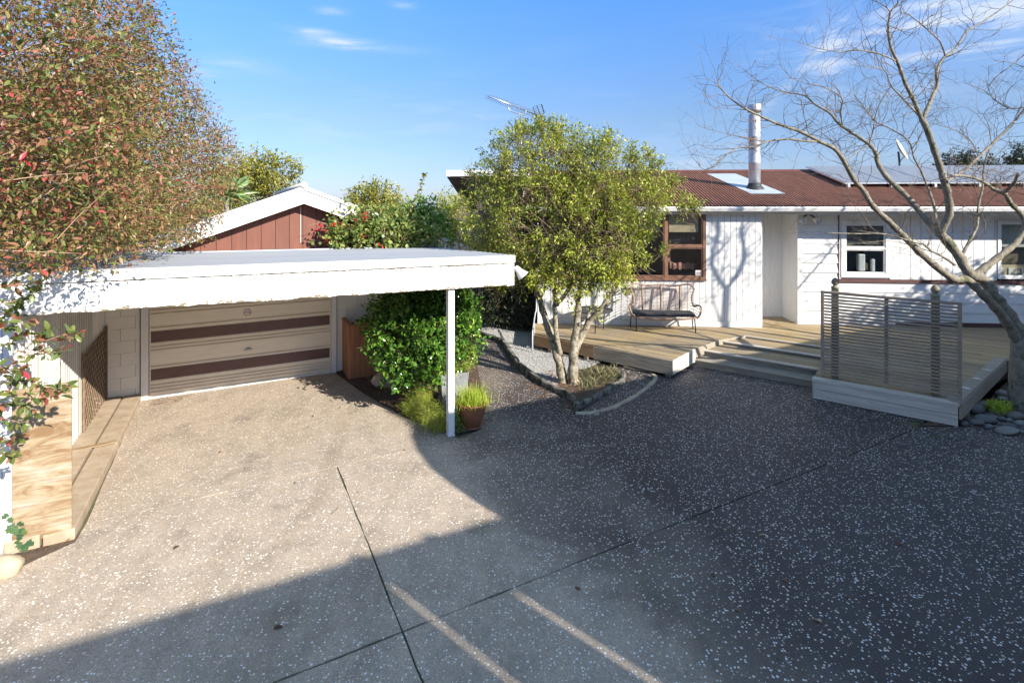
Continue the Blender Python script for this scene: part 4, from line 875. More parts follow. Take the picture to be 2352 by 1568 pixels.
# satellite dish
dc = D(2066, 345, 17.2); ds = thing('satellite_dish', 'cream satellite dish standing behind the solar panels', 'satellite dish', (dc.x, dc.y, dc.z - .9))
Q = Vector((.60, -.62, .38)).normalized().to_track_quat('Z', 'Y').to_matrix()
b = MB(); n = 28; pr = [(r_ * .8, z_ * .8) for r_, z_ in [(.001, 0), (.12, .008), (.24, .032), (.36, .075), (.42, .102), (.425, .10), (.36, .068), (.24, .025), (.12, 0), (.001, -.008)]]
b.lathe(pr, n); b.v = [tuple(Q @ Vector((x, y * 1.12, z)) + Vector((0, 0, .9))) for x, y, z in b.v]; b.build('reflector', M_CREAMD, ds)
b = MB(); b.tube([(0, 0, -.6), (0, 0, .5), (.0, .05, .85)], .03); b.build('mast', M_BLACK, ds)
b = MB(); tip = Q @ Vector((0, 0, .5)) + Vector((0, 0, .9)); b.tube([(0, .02, .5), tip], .014); b.build('feed_arm', M_ALU, ds)
b = MB(); b.lathe([(.001, -.05), (.035, -.05), (.035, .05), (.001, .05)], 12, tuple(tip)); b.build('receiver', M_CREAMD, ds)

# television aerial
am = D(1196.6, 300, 16.0); an = thing('tv_aerial', 'silver television aerial on a pole above the green tree', 'aerial', (am.x, am.y, 3.9))
def A(u, v, Y=16.0): return D(u, v, Y)
b = MB(); b.tube([Vector((am.x, am.y, 3.9)), A(1196.6, 259)], .026, 10); b.build('mast', M_ALU, an, world=True)
pa, pb = A(1122, 221.5, 15.4), A(1240, 267, 16.9)
b = MB(); b.tube([pa, pb], .020, 8); b.build('boom', M_ALU, an, world=True)
b = MB(); b.tube(catmull([A(1167, 240), A(1169, 252), A(1180, 258), A(1196, 262)]), .017, 8); b.tube(catmull([A(1196, 264), A(1203, 265), A(1207, 260), A(1208, 254)]), .017, 8); b.build('bracket', M_ALU, an, world=True)
ax = (pb - pa).normalized(); sd_ = ax.cross(Vector((0, 0, 1))).normalized(); upv = sd_.cross(ax)
for i in range(26):
    f = i / 25 * .96 if i < 14 else (.52 + (i - 13) * .037); c = pa + (pb - pa) * min(f, .99); b = MB(); L = .13 + .08 * f
    for s_ in (1, -1): b.tube([c, c + sd_ * L * s_ + upv * .06], .0065, 4); b.tube([c, c + sd_ * L * s_ - upv * .06], .0065, 4)
    b.build('element', M_ALU, an, world=True)
for k, (u0, u1) in enumerate((((1224, 247), (1231, 266)), ((1233, 243), (1240, 262)), ((1244, 240), (1250, 260)))):
    b = MB(); b.tube([A(*u0, 16.6), A(*u1, 16.6)], .017 if k == 2 else .012, 6); b.build('reflector_bar', M_BLACK, an, world=True)
for j in range(5):
    f = j / 4; b = MB(); b.tube([A(1224 + 7 * f, 247 + 19 * f, 16.6), A(1233 + 7 * f, 243 + 19 * f, 16.6), A(1244 + 6 * f, 240 + 20 * f, 16.6)], .006, 4); b.build('reflector_rod', M_BLACK, an, world=True)

# twin spotlights under the eave
tl = thing('twin_spotlight', 'twin white spotlights under the eave beside the recessed entrance', 'spotlight', HF.w(HF.hit(1856, 500, .30).x, .30, ZS - .04), HF.ang); tl.scale = (1.35, 1.35, 1.35)
b = MB(); b.lathe([(.055, 0), (.055, -.02), (.03, -.035)], 18); b.build('mounting_base', M_BLACK, tl)
for sx in (-1, 1):
    b = MB(); b.tube([(0, 0, -.02), (sx * .05, -.02, -.05), (sx * .09, -.03, -.08)], .014); b.build('arm', M_BLACK, tl)
    Q = Vector((sx * .35, -.9, -.35)).normalized().to_track_quat('Z', 'Y').to_matrix(); c0 = Vector((sx * .12, -.0, -.11))
    b = MB(); b.lathe([(.03, -.05), (.05, 0), (.072, .08), (.078, .10), (.07, .10), (.05, .05)], 22); b.v = [tuple(Q @ Vector(p) + c0) for p in b.v]; b.build('lamp_shade', M_WHITE, tl)
    b = MB(); b.lathe([(.0005, .075), (.05, .082), (.066, .090), (.0005, .094)], 22); b.v = [tuple(Q @ Vector(p) + c0) for p in b.v]; b.build('bulb', M_CERAM, tl)

# downpipe hose at the deck corner
dp = thing('downpipe', 'thin pale pipe bent down past the left corner of deck', 'pipe', G(1229, 830))
b = MB(); b.tube(catmull([HF.w(-.05, -.05, 1.6), HF.w(-.05, -.05, .75), HF.w(-.07, -.25, .62), HF.w(-.08, -.9, .5), HF.w(-.08, -1.35, .42), HF.w(-.08, -1.38, .0)], 5), .016); b.build('pipe', M_GALV, dp, world=True)

# ================================================================ DECK
dk = thing('deck', 'weathered timber deck with wide steps in front of the house', 'deck', KF.o, KF.ang)
def kl(P): l = KF.l(P); return (l.x, l.y)
deck_poly = [kl(D(1229, 769, 11.6)), (0, 0), (.06, 1.07), (.25, 2.1), (.62, 2.85), (2.24, 2.85), (2.24, .48), (4.08, .48), (4.95, 3.95), (9.5, 3.95)] + [kl(HF.w(15, .55)), kl(HF.w(aR0, .55)), kl(HF.w(aR0, 1.3)), kl(HF.w(aEnd, 1.3)), kl(HF.w(aEnd, .03)), kl(HF.w(-.08, .03))]
tmin = min(p[1] for p in deck_poly); tmax = max(p[1] for p in deck_poly); t = tmin; bw = .142
def kbox(a, b_, name, mat, **k): m = MB(); m.box(a, b_, KF.w); return m.build(name, mat, dk, world=True, **k)
nb = 0
while t < tmax:
    t1 = t + bw - .006
    for (xa, xb), (ya, yb) in poly_clip_strips(deck_poly, t, t1):
        L = max(xb, yb) - min(xa, ya)
        if L < .05: continue
        # long runs are made of butted lengths
        cuts = [0.0]; 
        while L * (1 - cuts[-1]) > 5.0: cuts.append(cuts[-1] + rnd.uniform(3.2, 4.6) / L)
        cuts.append(1.0)
        for i in range(len(cuts) - 1):
            f0, f1 = cuts[i], cuts[i + 1] - (.0015 if i < len(cuts) - 2 else 0); dz = rnd.uniform(-.002, .002)
            b = MB(); b.prism([(xa + (xb - xa) * f0, t), (xa + (xb - xa) * f1, t), (ya + (yb - ya) * f1, t1), (ya + (yb - ya) * f0, t1)], DZ - .03 + dz, DZ + dz)
            b.build('deck_board', M_DECK, dk); nb += 1
    t += bw
def seg_board(p0, p1, z0, z1, name, mat, th=.03, lift=0):
    a, c = Vector(p0), Vector(p1); dd = (c - a).normalized(); nn = Vector((dd.y, -dd.x)) * th
    b = MB(); b.prism([tuple(a), tuple(c), tuple(c + nn), tuple(a + nn)], z0, z1); return b.build(name, mat, dk, bevel=.003)
e0 = deck_poly[0]
seg_board((e0[0], e0[1]), (-1.62, -.002), DZ - .23, DZ + .002, 'fascia_board', M_FASCB); seg_board((-1.62, 0), (.03, 0), DZ - .26, DZ + .002, 'fascia_board', M_STEPB)
seg_board((0.0, -.028), (.06, 1.07), DZ - .26, DZ + .002, 'fascia_board', M_FASC2); seg_board((.06, 1.07), (.25, 2.1), DZ - .18, DZ + .002, 'fascia_board', M_STEPB); seg_board((.25, 2.1), (.62, 2.85), DZ - .12, DZ + .002, 'fascia_board', M_STEPB)
seg_board(deck_poly[-1], (e0[0] - .0, e0[1]), DZ - .2, DZ + .002, 'fascia_board', M_FASC2)
kbox((-3.0, .15, -.02), (-.1, .2, DZ - .05), 'bearer', M_RUBBER)
for x in (-2.8, -1.9, -1.0, -.15): kbox((x, .05, -.02), (x + .09, .14, DZ - .03), 'stump', M_POSTW)
# steps
SR = 2.236
for i, (t0, t1, z1) in enumerate(((1.07, 1.45, .12), (1.45, 2.2, .235), (2.2, 2.85, .295))):
    z0 = (0, .12, .235)[i]
    kbox((-.02 if i == 0 else -.0, t0, z0 if i else -.05), (SR, t0 + .028, z1 - .022), 'riser', M_STEPB)
    nbo = 4; w = (t1 + .05 - t0 + .02) / nbo
    for j in range(nbo): kbox((-.02, t0 - .02 + j * w, z1 - .02), (SR, t0 - .02 + (j + 1) * w - .005, z1 + rnd.uniform(-.001, .001)), 'tread_board', M_DECK if i else M_STEPB)
kbox((.62, 2.835, .297), (SR, 2.86, DZ - .023), 'riser', M_STEPB); kbox((.60, 2.80, DZ - .022), (SR, 2.848, DZ + .003), 'nosing', M_FASC2)
for j_, (tn_, zn_) in enumerate(((1.43, .235), (2.18, .295))): kbox((-.01, tn_ - .012, zn_ - .021), (SR, tn_ + .075, zn_ + .003), 'nosing', M_FASC2)
kbox((-.4, 2.9, -.02), (2.2, 3.0, .3), 'bearer', M_RUBBER)
# box front under the screen
kbox((2.245, .435, .175), (4.075, .46, DZ - .032), 'fascia_board', M_FASC2); kbox((2.245, .437, .012), (4.075, .462, .168), 'fascia_board', M_FASC2)
kbox((2.232, .428, .01), (2.243, .475, DZ - .03), 'end_trim', M_FASC2); kbox((2.225, .47, -.02), (2.243, 1.1, DZ - .03), 'fascia_board', M_FASC2)
kbox((2.225, .420, DZ - .030), (4.09, .56, DZ + .008), 'edge_board', M_FASC2)
seg_board((4.085, .45), (4.96, 3.95), .115, DZ - .002, 'fascia_board', M_STEPB, .03)
b = MB(); b.prism([(3.94, .565), (4.09, .44), (4.975, 3.95), (4.82, 3.95)], DZ + .004, DZ + .018); b.build('edge_board', M_STEPB, dk)
for i, f in enumerate((.27, .50, .74)):
    c = Vector((4.015, .5)).lerp(Vector((4.90, 3.95)), f * .88); b = MB(); b.lathe([(.001, 0), (.055, 0), (.055, .004), (.001, .005)], 22, (c.x, c.y, DZ + .019)); b.build('deck_light', M_ALU, dk)
for x, tt in ((4.0, .75), (4.3, 1.9), (4.6, 3.0)): kbox((x - .05, tt, -.02), (x + .04, tt + .09, DZ - .03), 'stump', M_POSTW)
kbox((2.3, .9, -.02), (4.0, .94, DZ - .04), 'bearer', M_RUBBER)

# ---------------------------------------------------------------- slatted screen
sc = thing('slatted_screen', 'grey horizontal-slat privacy screen on two finial posts', 'screen', KF.w(3.23, .62, DZ), KF.ang)
x0, x1 = -.90, .90; zb, zt3 = .055, 1.455
ns = 27
for i in range(ns):
    z = zb + .02 + i * (zt3 - zb - .05) / (ns - 1); b = MB(); b.box((x0 + .03, -.012, z - .014), (x1 - .03, .010, z + .014)); b.build('slat', M_SCREEN, sc)
for x in (x0, x1 - .045): b = MB(); b.box((x, -.025, zb - .02), (x + .045, .022, zt3)); b.build('frame_rail', M_SCREEN, sc)
b = MB(); b.box((x0 + .046, -.018, zt3 - .030), (x1 - .046, .020, zt3 - .002)); b.build('frame_rail', M_SCREEN, sc)
b = MB(); b.box((-.03, .012, zb), (.02, .045, zt3 - .03)); b.build('centre_stile', M_SCREEN, sc)
xa = KF.hit(1918, 660, .70).x - 3.23; xb_ = KF.hit(2148.5, 660, .70).x - 3.23
for x in (xa, xb_):
    b = MB(); h = 1.50; w = .052; b.box((x - w, .05, 0), (x + w, .05 + 2 * w, h)); b.box((x - w - .008, .042, h - .06), (x + w + .008, .058 + 2 * w, h - .045)); po = b.build('post', M_POSTW, sc, bevel=.005)
    b = MB(); b.lathe([(.062, 0), (.066, .012), (.05, .03), (.030, .042), (.032, .055), (.052, .075), (.058, .10), (.052, .13), (.035, .158), (.012, .175), (.001, .178)], 20, (x, .05 + w, h)); f_ = b.build('finial', M_POSTW, po)

# ---------------------------------------------------------------- wicker bench
bp = HF.l(D(1524, 755, 12.05)); be = thing('wicker_bench', 'brown wicker two-seat bench with dark cushion against the white wall', 'bench', HF.w(bp.x, -.42, DZ), HF.ang)
W2 = .70
b = MB(); b.box((-W2 + .02, -.24, .345), (W2 - .02, .22, .425)); cu = b.build('seat_cushion', M_CUSH, be, bevel=.035)
def sym(pts, s_): return [(x * s_, y, z) for x, y, z in pts]
b = MB(); b.tube(catmull([(-W2, -.25, .34), (-W2 * .5, -.28, .315), (0, -.285, .31), (W2 * .5, -.28, .315), (W2, -.25, .34)]), .020); b.tube(catmull([(-W2, -.25, .34), (-W2 - .03, 0, .33), (-W2, .24, .33)]), .02); b.tube(catmull([(W2, -.25, .34), (W2 + .03, 0, .33), (W2, .24, .33)]), .02); b.tube([(-W2, .24, .33), (W2, .24, .33)], .02); b.build('seat_frame', M_WICKER, be)
top = catmull([(-W2 - .04, .12, .93), (-W2 + .06, .22, 1.035), (-W2 * .45, .30, .985), (0, .32, 1.0), (W2 * .45, .30, .985), (W2 - .06, .22, 1.035), (W2 + .04, .12, .93)], 5)
b = MB(); b.tube(top, .022); b.build('back_rail', M_WICKER, be)
for s_ in (-1, 1):
    b = MB(); arm = catmull(sym([(W2, -.25, .33), (W2 + .06, -.27, .42), (W2 + .11, -.22, .55), (W2 + .08, -.12, .60), (W2 - .01, -.02, .575), (W2 - .03, .05, .66), (W2 - .02, .09, .80), (W2 + .04, .12, .93)], s_), 4); b.tube(arm, .022); b.build('arm_frame', M_WICKER, be)
    for j in range(9):
        f = j / 8; z = .40 + .52 * f; a_ = Vector(((W2 - .03) * s_, .235, z)); fr = min(arm, key=lambda p: abs(p.z - z) + (0 if (z < .60) == (p.y < -.02) else .3)); b = MB(); b.tube([a_, (a_ + fr) / 2 + Vector((.03 * s_, 0, 0)), fr], .007, 5); b.build('cane', M_WICKER, be)
for x in (-W2 * .62, 0, W2 * .62):
    b = MB(); b.tube(catmull([(x, .25, .34), (x, .262, .6), (x * 1.03, .30, .98)]), .022); b.build('back_rib', M_WICKER, be)
for j in range(19):
    z = .38 + j * .0318; f = (z - .38) / .62; hw = W2 - .03 + .02 * f; b = MB(); yy = .25 + .05 * f
    b.tube(catmull([(-hw, yy - .04, z + rnd.uniform(-.004, .004)), (-hw * .5, yy, z + .004), (0, yy + .008, z), (hw * .5, yy, z - .003), (hw, yy - .04, z)], 3), .0046, 5); b.build('cane', M_WICKER, be)
for x, y, dx in ((-W2 + .05, -.20, -.0), (W2 - .04, -.20, .02), (-W2 + .0, .20, -.03), (W2 - .0, .20, .03)):
    b = MB(); b.tube([(x, y, .34), (x + dx, y * 1.1, 0)], .013); b.build('leg', M_BLACK, be)

# ---------------------------------------------------------------- round side table
tp = D(1362, 757, 12.1); tb = thing('side_table', 'low round dark side table behind the tree stems', 'table', HF.w(HF.l(tp).x, -.62, DZ), HF.ang)
b = MB(); b.lathe([(.001, .462), (.44, .462), (.455, .468), (.455, .486), (.44, .49), (.001, .488)], 40); b.build('table_top', M_CUSH, tb)
for k in range(3):
    an_ = k * 2.094 + .6; b = MB(); b.tube([(.34 * math.cos(an_), .34 * math.sin(an_), .462), (.30 * math.cos(an_), .30 * math.sin(an_), 0)], .012); b.build('leg', M_BLACK, tb)
b = MB(); b.tube([(.3 * math.cos(a_ * .2618), .3 * math.sin(a_ * .2618), .25) for a_ in range(25)], .007, 6, cap=False); b.build('leg_ring', M_BLACK, tb)
# ================================================================ POTS AND BED
def blades(name, c, n, r, L, mat, parent, spread=.9, w=.05, lean=None, kind='stuff'):
    P = np.array(c) + np.stack([rng.normal(size=n) * r * .5, rng.normal(size=n) * r * .5, np.zeros(n)], 1)
    # each blade: chain of 3 bent segments
    an = rng.random(n) * 6.283; out = np.stack([np.cos(an), np.sin(an), np.zeros(n)], 1) * (rng.random((n, 1)) * spread)
    if lean is not None: out = out + np.array(lean)
    vs, fs, tn = [], [], []
    for i in range(n):
        l = L * rng.uniform(.55, 1.15); d = np.array([0, 0, 1.0]) + out[i] * .45; p = P[i]; side = np.cross(d, [0, 0, 1]); side = side / (np.linalg.norm(side) + 1e-6) * w * .5 * rng.uniform(.7, 1.2); k = len(vs); t_ = rng.random()
        for j in range(5):
            ww = side * (1 - j / 4.6); vs += [tuple(p - ww), tuple(p + ww)]; tn += [t_, t_]
            d = d / np.linalg.norm(d); p = p + d * l / 4; d = d + out[i] * .42 + np.array([0, 0, -.20])
        for j in range(4): fs.append((k + 2 * j, k + 2 * j + 1, k + 2 * j + 3, k + 2 * j + 2))
    me = bpy.data.meshes.new(name); M = inv_of(parent) if parent else Matrix.Identity(4)
    me.from_pydata([tuple(M @ Vector(v)) for v in vs], [], fs); at = me.attributes.new('tone', 'FLOAT', 'POINT'); at.data.foreach_set('value', np.array(tn, np.float32)); me.materials.append(mat)
    o = link(name, me, parent); o['kind'] = kind; return o
pc = G(1083, 982) ; pc = Vector((pc.x, pc.y + .08, 0))
pot = thing('terracotta_pot', 'round terracotta pot of tufted grass beside the white post', 'pot', pc)
b = MB(); b.lathe([(.115, 0), (.125, .01), (.155, .08), (.188, .18), (.205, .27), (.208, .315), (.222, .325), (.228, .34), (.222, .352), (.200, .352), (.195, .30), (.001, .295)], 36); b.build('pot_body', M_TERRA, pot)
b = MB(); b.lathe([(.001, -.004), (.15, -.004), (.155, .012), (.12, .012), (.001, .010)], 28); b.build('saucer', M_TERRA, pot)
b = MB(); b.lathe([(.001, .315), (.198, .312), (.198, .30), (.001, .30)], 20); b.build('potting_soil', M_EARTH, pot)
blades('grass_tuft', (pc.x, pc.y, .31), 620, .22, .30, ML_LIME, pot, 1.5, .012)
blades('seed_stalks', (pc.x + .08, pc.y, .31), 14, .12, .62, ML_LIME, pot, .5, .008, (.7, 0, 0))
zc = G(1035, 946); zc = Vector((zc.x, zc.y + .2, 0))
zp = thing('tall_planter', 'tall grey metal planter with yellow-green shrub behind the post', 'planter', zc, R(18))
b = MB()
w0, w1, h = .17, .225, .60
b.add([(-w0, -w0, 0), (w0, -w0, 0), (w0, w0, 0), (-w0, w0, 0), (-w1, -w1, h), (w1, -w1, h), (w1, w1, h), (-w1, w1, h), (-w1 + .02, -w1 + .02, h), (w1 - .02, -w1 + .02, h), (w1 - .02, w1 - .02, h), (-w1 + .02, w1 - .02, h), (-w1 + .03, -w1 + .03, h - .06), (w1 - .03, -w1 + .03, h - .06), (w1 - .03, w1 - .03, h - .06), (-w1 + .03, w1 - .03, h - .06)],
      [(0, 3, 2, 1), (0, 1, 5, 4), (1, 2, 6, 5), (2, 3, 7, 6), (3, 0, 4, 7), (4, 5, 9, 8), (5, 6, 10, 9), (6, 7, 11, 10), (7, 4, 8, 11), (8, 9, 13, 12), (9, 10, 14, 13), (10, 11, 15, 14), (11, 8, 12, 15), (12, 13, 14, 15)])
b.build('planter_body', M_ZPOT, zp, bevel=.004)
b = MB(); b.box((-.2, -.2, .53), (.2, .2, .555)); b.build('potting_soil', M_EARTH, zp)
crown('foliage', [(1030, 848, zc.y - .02, .20), (1060, 835, zc.y, .17), (1075, 815, zc.y, .12), (1010, 850, zc.y, .15)], 210, 15, .036, .28, ML_LIME, zp, .08, upb=.6, twmat=M_TWIG, twr=.0025, twlen=.12, shell=.2)
blades('grass_tuft', (zc.x, zc.y, .55), 160, .22, .26, ML_LIME, zp, .9, .010)

fe = thing('feathery_fern', 'bright feathery fern spilling over the bed edge left of the post', 'fern', G(975, 965))
crown('foliage', [(965, 930, 7.85, .17, .9), (985, 950, 7.6, .16, .8), (1005, 965, 7.4, .16, .8), (950, 945, 7.9, .14, .8), (968, 908, 8.1, .15), (945, 915, 8.2, .11)], 420, 26, .034, .10, ML_LIME, fe, .075, upb=.5, shell=.15, tonef=lambda t, P: np.clip(t * .9, 0, 1), twmat=M_TWIG, twr=.002, twlen=.1)
gt = thing('weed_clump', 'upright lime weed clump at the foot of the carport post', 'weed', G(1000, 985))
blades('foliage', tuple(G(1000, 982)), 70, .16, .26, ML_LIME, gt, .9, .016)
hw = thing('trailing_plant', 'dark trailing ground plant between the post and terracotta pot', 'plant', G(1052, 985))
crown('foliage', [(1050, 975, 7.35, .10, .8), (1047, 955, 7.5, .10)], 90, 14, .022, .3, ML_CAM, hw, .05, shell=.2)

def rock(name, label, cat, c, sx, sy, sz, mat, seed, rz=0.0, rough=.12, group=None, parent=None, pname='stone'):
    r = random.Random(seed); bm_v = []; n, m = 18, 10
    for i in range(m + 1):
        th = math.pi * i / m
        for j in range(n):
            ph = 2 * math.pi * j / n; x, y, z = math.sin(th) * math.cos(ph), math.sin(th) * math.sin(ph), math.cos(th)
            k = 1 + rough * (math.sin(x * 3.1 + seed) * math.cos(y * 2.7 + seed * 1.7) + .5 * math.sin(z * 5 + seed * 2.3 + x * 4) + .35 * math.sin(x * 9 + y * 8 + seed))
            bm_v.append((x * k * sx, y * k * sy, z * k * sz))
    fs = [(i * n + j, (i + 1) * n + j, (i + 1) * n + (j + 1) % n, i * n + (j + 1) % n) for i in range(m) for j in range(n)]
    me = bpy.data.meshes.new(name)
    me.from_pydata(bm_v, [], fs); me.polygons.foreach_set('use_smooth', [True] * len(fs)); me.materials.append(mat)
    o = link(name, me, parent, c); o.rotation_euler = (r.uniform(-.12, .12), r.uniform(-.12, .12), rz)
    if not parent: tag(o, label, cat, group)
    return o
st = thing('rock_stump', 'rough brown rock with smaller rock on top under the glossy bush', 'rock', G(886, 893))
rock('lower_rock', None, None, (0, .12, .13), .27, .20, .17, M_STONE, 5, .2, .16, parent=st); rock('upper_rock', None, None, (-.06, .16, .30), .16, .13, .09, M_STONE, 8, .5, .2, parent=st)
rock('sandstone_rock', 'pale rounded sandstone rock at the edge of soil by plywood', 'rock', tuple(G(2, 1318)[:2]) + (.05,), .15, .12, .10, M_PALES, 12, .6, .1)

# glossy bush
cb = thing('glossy_bush', 'dense glossy green bush under the carport edge by the post', 'bush', G(965, 880))
CB = [(925, 745, 8.48, .55), (1025, 730, 8.68, .50), (960, 815, 8.18, .48), (885, 765, 8.78, .34), (1048, 775, 8.48, .36), (1000, 700, 8.88, .5), (940, 700, 8.78, .45), (1060, 720, 8.88, .28), (910, 830, 8.18, .28), (1010, 825, 8.18, .35)]
def keep_cb(P):
    d = P - np.array(CF.o); p = d @ np.array(CF.x); q = d @ np.array(CF.y); return (P[:, 2] > .12) & ~((p < 1.8) & (q > 6.0)) & ~((p < 2.6) & (P[:, 2] > 2.12) & (q < 6.4)) & ~((abs(p - 1.56) < .1) & (abs(q - 3.0) < .12))
crown('foliage', CB, 1150, 15, .078, .50, ML_CAM, cb, .13, tmpl=T_OVAL, keep=keep_cb, twmat=M_TWIGG, twr=.005, twlen=.25, shell=.6, clumptone=.3)
twigs('stem', [(catmull([G(965 + i * 9, 880), D(960 + i * 14, 800, 8.9), D(930 + i * 26, 720, 9.1)]), .03, .012) for i in range(5)], M_BARK, cb, 7)

# litter on the soil and along the path
def litter(name, poly, n, size, z, mat=ML_LITTER, tone=None):
    q = scatter_in(poly, n); P = np.column_stack([q, np.full(n, z) + rng.random(n) * .012]); a = rng.random(n) * 6.283
    o = leaves(name, P, np.stack([np.cos(a), np.sin(a), rng.normal(size=n) * .15], 1), size * rng.uniform(.5, 1.3, n), .5, mat, None, tone, up=rng.normal(size=(n, 3)) * .3 + np.array([0, 0, 1.0])); return o
litter('leaf_litter', bed_poly, 1500, .050, .012)
litter('leaf_litter', [tuple(Vector(p) + Vector(((.25 if i % 1 == 0 else 0), -.02))) if False else p for i, p in enumerate(px2([(1155, 788), (1193, 845), (1239, 880), (1312, 915), (1330, 947), (1300, 950), (1262, 935), (1215, 900), (1175, 850)]))], 260, .04, .004)
litter('leaf_litter', px2([(1240, 878), (1312, 912), (1340, 900), (1330, 868), (1270, 850), (1235, 860)]), 420, .04, .018)
litter('leaf_litter', [cw(-2.46, 2.55), cw(-3.1, 2.1), cw(-3.6, 1.5), cw(-4.2, 1.2), cw(-4, 2.5), cw(-2.5, 2.6)], 140, .045, .004)
litter('leaf_litter', [cw(-2.45, 6.2), cw(-1.9, 6.3), cw(-1.7, 6.6), cw(-2.45, 6.6)], 90, .035, .004)
litter('leaf_litter', stone_poly, 260, .05, .016)
wd = blades('bed_weeds', (0, 0, 0), 2, .1, .1, ML_DRY, None, .5, .01); bpy.data.objects.remove(wd)
q = scatter_in(px2([(1330, 905), (1395, 885), (1425, 868), (1415, 850), (1350, 850), (1325, 870)]), 420)
vsP = np.column_stack([q, np.full(len(q), .02)]); a = rng.random(len(q)) * 6.283
leaves('dry_weeds', vsP, np.stack([np.cos(a), np.sin(a), rng.uniform(.2, 1.6, len(q))], 1), rng.uniform(.08, .24, len(q)), .07, ML_DRY, None, tmpl=T_BLADE)
# weeds in the joints
def jointweeds(p0, p1, q0, q1, n):
    f = rng.random(n) ** 1; P = np.array([tuple(CF.w(p0 + (p1 - p0) * t + rng.normal() * .006, q0 + (q1 - q0) * t + rng.normal() * .006, -.012)) for t in f]); a = rng.random(n) * 6.283
    return leaves('joint_moss', P, np.stack([np.cos(a), np.sin(a), rng.uniform(.3, 1.3, n)], 1), rng.uniform(.008, .022, n), .5, ML_IVY, None, rng.random(n) * .8)
jointweeds(0, 0, -2.2, 2.4, 700); jointweeds(-1.8, 3.2, 0, 0, 700); jointweeds(3.2, 7.6, 0, 0, 200)
for k_, (u, v) in enumerate(((2073, 1042), (2155, 1003), (1690, 1280 - 60))):
    w_ = thing('joint_weed', ['small green weed growing where slabs meet below the slatted screen', 'tiny weed in the slab joint touching the deck box', 'smear of green moss on the dark concrete'][k_], 'weed', G(u, v)); blades('foliage', tuple(G(u, v)), 16, .05, .03, ML_VINE, w_, 1.6, .006)

# ---------------------------------------------------------------- creeping ivy and stray leaves
iv = thing('ivy', 'green ivy runner climbing the bottom of plywood sheet', 'ivy', G(50, 1280))
ipx = [(65, 925), (70, 960), (75, 1020), (145, 1000), (105, 1050), (185, 1040), (170, 1090), (150, 1170), (220, 1150), (180, 1205), (125, 1150), (95, 1020), (200, 1170), (175, 1060)]
for (x, y) in ipx:
    u, v = .2811 * x, 918.8 + .2811 * y; P = CF.hit(u, v, 2.555); Pw = CF.w(*P)
    an_ = rnd.uniform(-2.4, -.6); dv = CF.x * math.cos(an_) + Vector((0, 0, math.sin(an_)))
    leaves('ivy_leaf', [tuple(Pw)], [tuple(dv)], rnd.uniform(.055, .085), .95, ML_IVY, iv, np.array([rnd.random() * .8]), T_STAR, up=np.array([tuple(-CF.y + Vector((rnd.uniform(-.3, .3), 0, rnd.uniform(-.2, .4))))]), kind=None)
for (x, y) in [(110, 1255), (20, 1260), (40, 1295), (8, 1300), (95, 1290), (130, 1270)]:
    Pw = G(.2811 * x, 918.8 + .2811 * y + 8, .06); leaves('ivy_leaf', [tuple(Pw)], [(rnd.uniform(-1, 1), -1, .3)], .08, .95, ML_IVY, iv, np.array([1.0]), T_STAR, kind=None)
twigs('runner', [(catmull([CF.w(*CF.hit(.2811 * x, 918.8 + .2811 * y, 2.57)) for x, y in ((150, 1260), (160, 1180), (170, 1080), (130, 1020), (70, 970), (66, 915))]), .004, .002)], M_TWIG, iv, 4, None)

names = [((783, 934), 'small brown leaf lying on sunlit concrete near the bed litter', .045, .2), ((719, 954), 'thin brown leaf on the sunlit concrete in front of garage door', .05, .3), ((579, 960), 'pink-red leaf lying on sunlit concrete mid carport floor', .045, .6), ((708, 981), 'tiny reddish leaf on concrete right of the pink one', .035, .7),
         ((931, 1034), 'small red leaf on the slab joint near the curved shadow', .035, .6), ((563, 1076), 'dark curled leaf left of the centre slab joint start', .03, .05), ((675, 1107), 'small dark leaf on bright concrete left of the long joint', .03, .0), ((818, 1130), 'tiny dark leaf right beside the long slab joint', .025, .0),
         ((1320, 1346), 'round red leaf in shade beyond the crossing of slab joints', .05, .55), ((626, 1441), 'dark leaf in shade at the lower left of driveway', .06, .1), ((397, 1262), 'dark brown curled leaf alone on sunlit concrete at lower left', .055, .05), ((1642, 1325), 'red-brown leaf on dark concrete, upper of the right-hand pair', .05, .3),
         ((1721, 1297), 'small orange leaf on dark concrete right of the red-brown one', .035, .8), ((1756, 1228), 'pale oval leaf on the dark concrete', .045, 1.0), ((1810, 1335), 'orange leaf on dark concrete near the lower right', .04, .8), ((1868, 1420), 'star-shaped tan leaf on dark concrete at the lower right', .05, .95),
         ((1953, 1375), 'brown leaf on dark concrete right of the tan star leaf', .045, .35), ((1700, 1400), 'pale pinkish leaf on speckled concrete, low in the middle', .04, .9), ((2071, 1248), 'long grey leaf lying on dark concrete under the deck box', .06, .2), ((508, 1023 + 12), 'pair of faded red leaves by the foundation strip', .05, .6),
         ((290, 985), 'orange-red dead leaf against the carport foundation strip', .07, .7), ((640, 1340), 'small pale leaf on the shaded slab left of joint', .03, .9)]
for (u, v), lb, sz, tn in names:
    a = rnd.random() * 6.28; p = G(u, v, .004); o = leaves('fallen_leaf', [(0, 0, 0)], [(math.cos(a), math.sin(a), .1)], sz * 1.25, .55, ML_LITTER, None, np.array([tn]), T_OVAL, up=np.array([[.1, .1, 1.0]]), kind=None); o.location = p; tag(o, lb, 'leaf', 'fallen leaves on the driveway')
